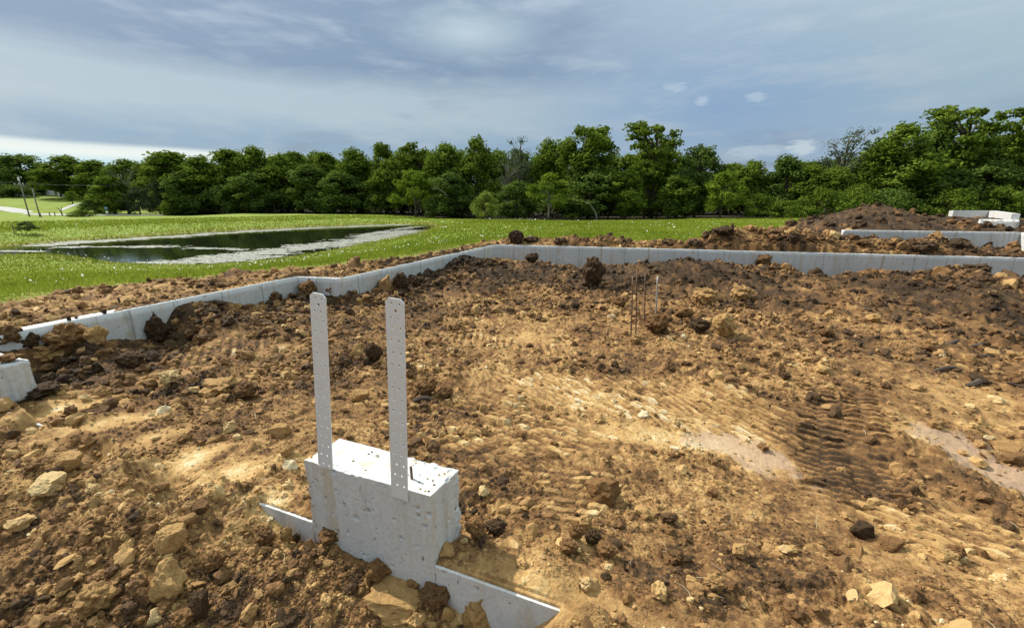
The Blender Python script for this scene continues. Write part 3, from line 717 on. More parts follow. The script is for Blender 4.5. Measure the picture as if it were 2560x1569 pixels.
def hit(u, v, start=0.5, far=140):
    """where the line of sight through a photograph point meets the bare ground"""
    r = ray(u, v); ts = np.geomspace(start, far, 700); P = r[None] * ts[:, None]
    z, _ = smooth_height(P[:, 0].copy(), P[:, 1].copy()); k = np.nonzero(CH + P[:, 2] < z)[0]
    i = k[0] if len(k) else len(ts) - 1
    return np.array((P[i, 0], P[i, 1], z[i]))

def wood_edge(x, y):
    """metres behind the front edge of the wood"""
    k = x / np.maximum(y, 1); e = np.interp(k, [-.88, -.78, -.36, -.15, .02, .4, 1.25], [400, 93, 86, 73, 61, 62, 57]); return np.where(y > 1, y - e, -50)
# ------------------------------------------------------------------ ground and meadow
def build_ground():
    fine = np.radians(np.r_[np.arange(-76, -61, 1.0), np.arange(-61, 61.01, 0.132), np.arange(62, 77, 1.0)]); coarse = np.radians(np.arange(79, 282, 3.0))
    ang = np.r_[fine, coarse]
    rr = [0.25, 0.5, 0.75, 0.95, 1.08]; r = 1.15
    while r < 950:
        rr.append(r); r += min(r * r / 860.0, r * (0.0050 if r < 9 else 0.0062 if r < 14 else 0.018 if r < 95 else 0.08))
    rr = np.array(rr); na, nr = len(ang), len(rr)
    R, Aa = np.meshgrid(rr, ang, indexing='ij')
    x = (R * np.sin(Aa)).ravel(); y = (R * np.cos(Aa)).ravel()
    z = np.empty_like(x); sd = np.empty_like(x); tone = np.empty_like(x); clay = np.empty_like(x)
    for i in range(0, len(x), 120000):
        q = slice(i, i + 120000); a, b, c, d, zone = ground(x[q], y[q]); z[q] = clamp_walls(x[q], y[q], a, zone); sd[q] = b; tone[q] = c; clay[q] = d
    V = np.c_[x, y, z]
    i, j = np.meshgrid(np.arange(nr - 1), np.arange(na), indexing='ij'); j2 = (j + 1) % na
    Fq = np.stack([i * na + j, i * na + j2, (i + 1) * na + j2, (i + 1) * na + j], -1).reshape(-1, 4)[:, ::-1]
    soilf = sd[Fq].mean(1) > 0
    def part(name, mask, mat, extra):
        f = Fq[mask]; used = np.unique(f); remap = np.zeros(len(V), np.int64); remap[used] = np.arange(len(used))
        o = mesh_obj(name, V[used], remap[f], M[mat], None, name != 'ground')
        for k, a in extra.items(): attr(o, k, a[used])
        return tag(o, kind='structure')
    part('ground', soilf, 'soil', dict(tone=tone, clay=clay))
    dry = np.clip(1 - (-sd) / 1.2, 0, 1) * 0.8
    dp = dist_line(POND, x, y, True); dry = np.maximum(dry, np.clip(1 - dp / 1.6, 0, 1) * 0.7)
    we = wood_edge(x, y); litter = sstep(we + 1.5 * perlin(x * .4, y * .4, 8), -1.0, 1.5) * sstep(-y, -170, -140)
    part('meadow', ~soilf, 'meadow', dict(dry=dry, litter=litter))
    c = mesh_obj('ground_underfoot', [(0, 0, -.5)] + [(0.27 * math.sin(a), 0.27 * math.cos(a), -.46) for a in np.linspace(0, 2 * math.pi, 24, endpoint=False)], [(0, i % 24 + 1, (i + 1) % 24 + 1) for i in range(24)][::-1], M['soil'])
    attr(c, 'tone', [0.45] * 25); attr(c, 'clay', [0] * 25); tag(c, kind='structure'); c.name = 'ground_patch'
build_ground()
exec_parts = True

# ------------------------------------------------------------------ pond
def build_pond():
    P = np.array(POND); c = P.mean(0)
    m = MB(); m.add([(p[0], p[1], ZW) for p in POND], [tuple(range(len(POND)))])
    o = m.build('pond_water', M['water']); tag(o, kind='structure')
    # floating scum and duckweed: thin torn sheets just above the water
    x0, x1, y0, y1 = P[:, 0].min(), P[:, 0].max(), P[:, 1].min(), P[:, 1].max(); st = 0.13
    X, Y = np.meshgrid(np.arange(max(x0, -52), x1, st), np.arange(y0, y1, st)); x, y = X.ravel(), Y.ravel()
    ok = inside(POND, x, y); d = dist_line(POND, x, y, True)
    near = [tuple(at_h(u, v, 2.9)[:2]) for u, v in ((440, 657), (560, 648), (660, 632), (780, 617), (880, 604), (960, 592), (1020, 578))]
    far = [tuple(at_h(u, v, 2.9)[:2]) for u, v in ((120, 612), (250, 602), (420, 592), (600, 580), (760, 571), (900, 565.5), (1000, 562))]
    left = [tuple(at_h(u, v, 2.9)[:2]) for u, v in ((150, 618), (260, 617), (380, 616), (480, 618), (600, 626))]
    w1 = 1.7 - dist_line(near, x, y) / 2.2; w2 = 1.5 - dist_line(far, x, y) / 2.1; w3 = 1.2 - dist_line(left, x, y) / 1.2
    w4 = 1.3 - dist_line([tuple(at_h(u, v, 2.9)[:2]) for u, v in ((900, 590), (980, 576), (1040, 567))], x, y) / 1.5
    w5 = 1.3 - dist_line([tuple(at_h(u, v, 2.9)[:2]) for u, v in ((-100, 637), (0, 627), (110, 629))], x, y) / 0.6
    f = np.maximum.reduce([w1, w2, w3, w4, w5]) + 0.9 * fbm(x * .35, y * .9, 301, 4) + 0.55 * fbm(x * 1.6, y * 3.2, 302, 3) - 0.45
    ok &= (f > 0.45) & (h2(np.floor(x * 9), np.floor(y * 9), 5) < 0.93)
    v = []; n = int(ok.sum()); xs, ys = x[ok], y[ok]; k = st * 0.52
    jit = rng.uniform(-.05, .05, (n, 4, 2)); base = np.array([(-k, -k), (k, -k), (k, k), (-k, k)])
    V = np.zeros((n, 4, 3)); V[:, :, 0] = xs[:, None] + base[None, :, 0] + jit[:, :, 0]; V[:, :, 1] = ys[:, None] + base[None, :, 1] + jit[:, :, 1]
    V[:, :, 2] = ZW + 0.006 + 0.006 * rng.random((n, 1)) + rng.uniform(0, .004, (n, 4))
    o = mesh_obj('floating_scum', V.reshape(-1, 3), np.arange(n * 4).reshape(-1, 4), M['scum']); tag(o, 'pale scum and duckweed floating in torn sheets on the pond', 'pond scum', kind='stuff')
build_pond()

# ------------------------------------------------------------------ concrete
def rough_box(p0, du, dv, dw, res, amp, seed, pits=0, chip=0.006, bottom=False):
    """a cast block with grainy faces, worn edges and air holes. p0 corner, du dv dw edge vectors (dw up)"""
    p0, du, dv, dw = map(lambda a: np.asarray(a, float), (p0, du, dv, dw)); VV = []; FF = []; base = 0
    lu, lv, lw = (np.linalg.norm(a) for a in (du, dv, dw)); cen = p0 + (du + dv + dw) / 2; r_ = np.random.default_rng(seed)
    faces = [(p0, du, dw, -dv), (p0 + dv, du, dw, dv), (p0, dv, dw, -du), (p0 + du, dv, dw, du), (p0 + dw, du, dv, dw)]
    for (o, a, b, n) in faces:
        la, lb = np.linalg.norm(a), np.linalg.norm(b); na, nb = max(2, int(la / res)), max(2, int(lb / res)); n = n / np.linalg.norm(n)
        s, t = np.meshgrid(np.linspace(0, 1, na + 1), np.linspace(0, 1, nb + 1), indexing='ij'); s, t = s.ravel(), t.ravel()
        P = o + s[:, None] * a + t[:, None] * b
        # rounding: pull towards the inside near edges, unevenly
        q = P - cen; fu = np.abs(q @ (du / lu)) / (lu / 2); fv = np.abs(q @ (dv / lv)) / (lv / 2); fw = np.abs(q @ (dw / lw)) / (lw / 2)
        eu = (1 - fu) * lu / 2; ev = (1 - fv) * lv / 2; ew = (1 - fw) * lw / 2
        e = np.sort(np.c_[eu, ev, ew], 1)[:, 1]
        nz = fbm3(P * 38.0, seed, 3); k = chip * (1.0 + 1.3 * np.clip(nz, -0.7, 2)); pull = np.clip(1 - e / (chip * 2.4), 0, 1) ** 2 * k
        P = P - (q / np.linalg.norm(q, axis=1)[:, None]) * pull[:, None]
        P = P + (q / np.linalg.norm(q, axis=1)[:, None]) * (amp * fbm3(P * 55.0, seed + 3, 3))[:, None]
        if pits and n[2] < 0.5:
            w = np.clip(np.minimum(np.minimum(s, 1 - s) * la, np.minimum(t, 1 - t) * lb) / 0.02, 0, 1)
            for _ in range(int(pits * la * lb)):
                ps, pt = r_.random(2); rad = 0.0035 + 0.0105 * r_.random() ** 3; asp = 0.7 + 0.8 * r_.random()
                q2 = ((s - ps) * la * asp) ** 2 + ((t - pt) * lb) ** 2
                P = P - n[None] * (np.clip(1 - q2 / rad ** 2, 0, 1) ** 0.6 * min(0.02, rad * 2.2) * w)[:, None]
        VV.append(P); i, j = np.meshgrid(np.arange(na), np.arange(nb), indexing='ij')
        f = np.stack([i * (nb + 1) + j, (i + 1) * (nb + 1) + j, (i + 1) * (nb + 1) + j + 1, i * (nb + 1) + j + 1], -1).reshape(-1, 4) + base
        nn = np.cross(a, b)
        FF.append(f if np.dot(nn, n) > 0 else f[:, ::-1]); base += len(P)
    return np.vstack(VV), np.vstack(FF)
def v3(p, z): return np.array((p[0], p[1], z))

def strap(parent, px_base_l, px_base_r, px_top, name='strap'):
    b = (at_h(*px_base_l, CH) + at_h(*px_base_r, CH)) / 2; wd = D                   # width runs along the wall
    r = ray(*px_top); n2 = N; t = np.dot(b[:2], n2) / np.dot(r[:2], n2); top = r * t + np.array((0, 0, CH))
    up = top - b; H = np.linalg.norm(up); up = up / H; W = float(np.linalg.norm(at_h(*px_base_r, CH) - at_h(*px_base_l, CH))); T = 0.005
    n3 = np.cross(np.array((*wd, 0)), up); wd3 = np.cross(up, n3); n3 /= np.linalg.norm(n3)
    vs = []; fs = []
    def P(x, y, s): vs.append(tuple(b + wd3 * x + up * y + n3 * (s * T / 2))); return len(vs) - 1
    def cell(x0, x1, y0, y1, hx=None, hy=None, rad=0.0054):
        """one rectangle of the strap, pierced by a round nail hole"""
        if hx is None:
            for s in (1, -1):
                q = [P(x0, y0, s), P(x1, y0, s), P(x1, y1, s), P(x0, y1, s)]; fs.append(tuple(q) if s > 0 else tuple(reversed(q)))
            return
        K = 12; ring = {}
        for s in (1, -1):
            h = [P(hx + rad * math.cos(2 * math.pi * (k + .5) / K), hy + rad * math.sin(2 * math.pi * (k + .5) / K), s) for k in range(K)]
            o = []
            for k in range(K):
                a = 2 * math.pi * (k + .5) / K; dx, dy = math.cos(a), math.sin(a)
                tx = ((x1 if dx > 0 else x0) - hx) / dx if abs(dx) > 1e-9 else 1e9; ty = ((y1 if dy > 0 else y0) - hy) / dy if abs(dy) > 1e-9 else 1e9
                tt_ = min(tx, ty); o.append(P(hx + dx * tt_, hy + dy * tt_, s))
            ring[s] = h
            for k in range(K):
                k2 = (k + 1) % K; q = (h[k], o[k], o[k2], h[k2]); fs.append(q if s > 0 else tuple(reversed(q)))
            for (cx, cy) in ((x0, y0), (x1, y0), (x1, y1), (x0, y1)):   # corner triangles
                a = math.atan2(cy - hy, cx - hx) / (2 * math.pi) * K - .5; k = int(math.floor(a)) % K; c = P(cx, cy, s)
                q = (o[k], c, o[(k + 1) % K]); fs.append(q if s > 0 else tuple(reversed(q)))
        for k in range(K):
            k2 = (k + 1) % K; fs.append((ring[1][k2], ring[1][k], ring[-1][k], ring[-1][k2]) if True else None)
    hw = W / 2; y = -0.03; rows = []; topc = 0.014; step = 0.0505; yt = H - topc
    edges = [yt]
    # from the top down: a close pair of rows with a larger hole between, then an even pitch
    y = yt; cell(-hw, 0, y - .022, y, -.0155, y - .006); cell(0, hw, y - .022, y, .0190, y - .007)
    y -= .022; cell(-hw, hw, y - .026, y, .0015, y - .012, .0075); y -= .026; i = 1
    first = True
    while y - step > -0.03:
        sh = -.0045 if i % 2 else .0055; st = 0.03 if first else step
        cell(-hw, 0, y - st, y, -.0165 + sh, y - st / 2); cell(0, hw, y - st, y, .0180 + sh, y - st / 2); y -= st; i += 1; first = False
    cell(-hw, hw, -0.05, y)
    # chamfered head
    for s in (1, -1):
        q = [P(-hw, yt, s), P(hw, yt, s), P(hw - .016, H, s), P(-hw + .016, H, s)]; fs.append(tuple(q) if s > 0 else tuple(reversed(q)))
    per = [(-hw, -.05), (hw, -.05), (hw, yt), (hw - .016, H), (-hw + .016, H), (-hw, yt)]
    for k in range(6):
        a, c = per[k], per[(k + 1) % 6]; fs.append((P(*a, 1), P(*a, -1), P(*c, -1), P(*c, 1)))
    o = mesh_obj(name, vs, fs, M['galv'], parent); return o

def build_front_wall():
    root = empty('garage_front_wall', (0, 0, 0), 'grey concrete pier on a low wall with two upright steel straps', 'foundation wall')
    z0 = -1.0; L = np.dot(FR - FL, D)
    a = FL; V, Fc = rough_box(v3(a, LOWZ - .55), v3(D * L, 0), (0.100, 0.186, 0), (0, 0, -(LOWZ - .55)), 0.0042, 0.00035, 11, pits=210, chip=0.006)
    mesh_obj('pier', V, Fc, M['pier'], root, True)
    for (s0, s1) in ((np.dot(LP - FR, D), -L), (0.0, 2.9)):
        V, Fc = rough_box(v3(FR + D * s0 + N * .001, z0), v3(D * (s1 - s0), 0), v3(N * (TW - .002), 0), (0, 0, LOWZ - z0), 0.009, 0.0012, 21 + int(s1), pits=30, chip=0.005)
        mesh_obj('low_wall', V, Fc, M['pier'], root, True)
    s1 = strap(root, (795.6, 1157.5), (832.7, 1166), (794.5, 733)); tag(s1, 'left steel strap with rows of nail holes')
    s2 = strap(root, (978.4, 1215), (1020, 1226.5), (987, 745.5)); tag(s2, 'right steel strap with rows of nail holes')
    p = at_h(1030, 1196, CH); m = MB(); m.tube([(p[0], p[1], -.03), (p[0] - .001, p[1], .03), (p[0] - .002, p[1], 0.062)], 0.006, 10); m.build('steel_dowel', M['rebar'], root, True)
    # lumps of mortar and mud left on the pier's top
    for i in range(24):
        s = -rng.random() ** 2.2 * L * .7 - .02; b = rng.uniform(.02, TW - .02)
        q = FR + D * s + N * b; r = rng.uniform(.0025, .0065)
        o = bpy.data.objects.new('mud_crumb', CLOD['tan'][i % 4] if i % 3 else CLOD['brown'][i % 4]); link(o); o.parent = root
        o.location = (q[0], q[1], r * .25); o.scale = (r, r, r * .7); o.rotation_euler = (0, 0, rng.random() * 6)

def build_end_wall():
    root = empty('garage_front_wall', (0, 0, 0), 'short concrete wall end with a clod on top, beyond the door opening left of the pier', 'foundation wall')
    L = np.dot(LP - CORN, D); V, Fc = rough_box(v3(LP - D * (L + .2), -.30), v3(D * (L + .2), 0), v3(N * TW, 0), (0, 0, .30), 0.008, 0.0012, 31, pits=50, chip=0.008)
    mesh_obj('stem_wall', V, Fc, M['concrete'], root, True)
    V, Fc = rough_box(v3(LP - D * (L + .2 + .05) - N * -.004, -1.0), v3(D * (L + .2), 0), v3(N * (TW - .008), 0), (0, 0, .69), 0.02, 0.003, 32, chip=0.008)
    mesh_obj('footing', V, Fc, M['concrete'], root, True)

def build_wall(name, inner, outer, label, cat, z0, seams, mat='concrete', ends=(True, True)):
    root = empty(name, (0, 0, 0), label, cat)
    for i in range(len(inner) - 1):
        a, b, c, d = inner[i], inner[i + 1], outer[i + 1], outer[i]
        n = max(2, int(np.linalg.norm(b - a) / 0.05)); nz = 14
        vs = []; fs = []
        for (p, q) in ((a, b), (d, c)):
            for k in range(n + 1):
                e = p + (q - p) * k / n
                for j in range(nz + 1): vs.append((e[0], e[1], z0 * (1 - j / nz)))
        m = (n + 1) * (nz + 1)
        for k in range(n):
            for j in range(nz):
                q0 = k * (nz + 1) + j; fs.append((q0, q0 + nz + 1, q0 + nz + 2, q0 + 1)); fs.append((m + q0, m + q0 + 1, m + q0 + nz + 2, m + q0 + nz + 1))
            t0 = k * (nz + 1) + nz; fs.append((t0, t0 + nz + 1, m + t0 + nz + 1, m + t0))
        for k in (0, n):
            if (k == 0 and i == 0 and ends[0]) or (k == n and i == len(inner) - 2 and ends[1]):
                for j in range(nz):
                    q0 = k * (nz + 1) + j; q = (q0, q0 + 1, m + q0 + 1, m + q0); fs.append(q if k == 0 else tuple(reversed(q)))
        vs = np.array(vs); vs += (0.0022 * fbm3(vs * 9, 41 + i, 3))[:, None] * np.array((1, 1, 0.6))
        mesh_obj('wall_segment', vs, np.array(fs), M[mat], root, True)
        # seams where the form panels met
        L = np.linalg.norm(b - a); dr = (b - a) / L; nn = np.array((dr[1], -dr[0]))
        if seams:
            s = 0.35 if L > .7 else 0.22
            while s < L - .1:
                p = a + dr * s + nn * 0.001; w = rng.uniform(.0016, .0036) * (2.2 if L > 5 else 1.3); top = -0.004
                mm = MB(); q = [(p + dr * (-w / 2)), (p + dr * (w / 2)), (p + dr * (w / 2) + nn * .003), (p - dr * (w / 2) + nn * .003)]
                mm.prism([tuple(e) for e in q], -0.78 + rng.uniform(0, .3) * 0, top)
                mm.build('form_seam', M['seam'], root); s += 0.61 * (1 if rng.random() < .8 else 2) if L > .7 else .31
    return root

# ------------------------------------------------------------------ lumps of clay and stones
import bmesh
def ico(sub):
    bm = bmesh.new(); bmesh.ops.create_icosphere(bm, subdivisions=sub, radius=1.0); bm.verts.ensure_lookup_table()
    v = np.array([x.co[:] for x in bm.verts]); f = np.array([[q.index for q in p.verts] for p in bm.faces]); bm.free(); return v, f
def lump_mesh(seed, kind, sub=4):
    """kind: crumbly clod, block (angular stone), slab (flat broken piece)"""
    v, f = ico(sub); r_ = np.random.default_rng(seed)
    P = v.copy()
    ncut = {'clod': 7, 'block': 13, 'slab': 12}[kind]
    for _ in range(ncut):                                          # slice flats off
        n = r_.normal(size=3); n /= np.linalg.norm(n); d = r_.uniform(0.55, 0.86) if kind != 'clod' else r_.uniform(0.68, 0.92)
        k = P @ n - d; P = P - n[None] * np.clip(k, 0, None)[:, None] * (0.97 if kind != 'clod' else 0.8)
    nr = v + 0
    if kind == 'clod':
        big = fbm3(P * 1.7 + seed, seed, 3); lum = 0
        for sc, a in ((2.6, .17), (5.2, .10), (11, .045)):
            c = P * sc + seed; ip = np.floor(c); m = np.full(len(P), 9.0)
            for dx in (-1, 0, 1):
                for dy in (-1, 0, 1):
                    for dz in (-1, 0, 1):
                        g = ip + (dx, dy, dz); ft = np.c_[h3(g[:, 0], g[:, 1], g[:, 2], seed), h3(g[:, 0], g[:, 1], g[:, 2], seed + 1), h3(g[:, 0], g[:, 1], g[:, 2], seed + 2)]
                        m = np.minimum(m, ((c - g - ft) ** 2).sum(1))
            lum = lum + a * (0.55 - np.sqrt(m))
        P = P * (1 + 0.34 * big + 2.1 * lum)[:, None]
        P = P + nr * (0.03 * fbm3(P * 14, seed + 9, 2))[:, None]
        P *= np.array((1.0, r_.uniform(.75, 1.0), r_.uniform(.62, .85)))
    elif kind == 'block':
        P = P * (1 + 0.20 * fbm3(P * 2.2, seed, 4) + 0.07 * fbm3(P * 7, seed + 5, 4))[:, None]
        P *= np.array((1.0, r_.uniform(.65, .9), r_.uniform(.5, .75)))
    else:
        P[:, 2] = np.clip(P[:, 2], -.55, .55); P = P * (1 + 0.10 * fbm3(P * 2.0, seed, 3))[:, None]
        P += nr * (0.075 * fbm3(P * 6, seed + 4, 4))[:, None]; P *= np.array((1.0, r_.uniform(.5, .7), .42))
    P /= np.abs(P[:, 0]).max()
    me = bpy.data.meshes.new('lump'); me.from_pydata(P.tolist(), [], f.tolist()); me.update()
    me.polygons.foreach_set('use_smooth', np.zeros(len(f), bool)); return me
CLOD = {}
_base = {'clod': [lump_mesh(200 + i, 'clod') for i in range(6)], 'block': [lump_mesh(300 + i, 'block', 4) for i in range(5)], 'slab': [lump_mesh(400 + i, 'slab', 4) for i in range(4)]}
for mk in ('dark', 'brown', 'tan', 'pale'):
    for kd, lst in _base.items():
        for me in lst:
            c = me.copy(); c.materials.append(M[mk]); CLOD.setdefault(mk, []).append(c); CLOD.setdefault((mk, kd), []).append(c)
build_front_wall(); build_end_wall()
ns = lambda l: None
left_wall = build_wall('garage_left_wall', INNER[:5], OUTL[:5], 'long grey concrete wall running back from the left edge, with a jog halfway', 'foundation wall', -1.1, True, ends=(False, True))
rear_wall = build_wall('garage_rear_wall', INNER[4:], OUTL[4:], 'grey concrete rear wall along the far side of the dug-up floor', 'foundation wall', -1.1, True, ends=(False, True))

def place_lump(u, vb, w, h, mk, kd, label, cat, name, group=None, rz=None, tilt=0.12, on=None, depth=None, mesh_i=None, sink=.12):
    """a lump whose foot stands where the photo shows it; w, h are its size there in photograph pixels"""
    p = hit(u, vb) if on is None else on
    dist = math.cos(TH) * p[1] - math.sin(TH) * (p[2] - CH); W = w * dist / F; Hh = h * dist / F * 1.06
    zz = gz(p[0], p[1])[0] if on is None else p[2]
    lst = CLOD[(mk, kd)]; me = lst[(mesh_i if mesh_i is not None else random.randrange(99)) % len(lst)]
    o = bpy.data.objects.new(name, me); link(o)
    zs = [v.co.z for v in me.vertices]; hz = (max(zs) - min(zs))
    sx = W / 2; sz = Hh / hz * (1 + sink); dy = depth * sx if depth else sx * 1.05
    dirv = np.array((p[0], p[1])); dirv = dirv / (np.linalg.norm(dirv) + 1e-9)
    o.scale = (sx, dy, sz); o.rotation_euler = (random.uniform(-tilt, tilt), random.uniform(-tilt, tilt), random.uniform(-.35, .35) if rz is None else rz)
    back = dy * 0.55 if on is None else 0
    o.location = (p[0] + dirv[0] * back, p[1] + dirv[1] * back, zz - min(zs) * sz - Hh * sink)
    return tag(o, label, cat, group)

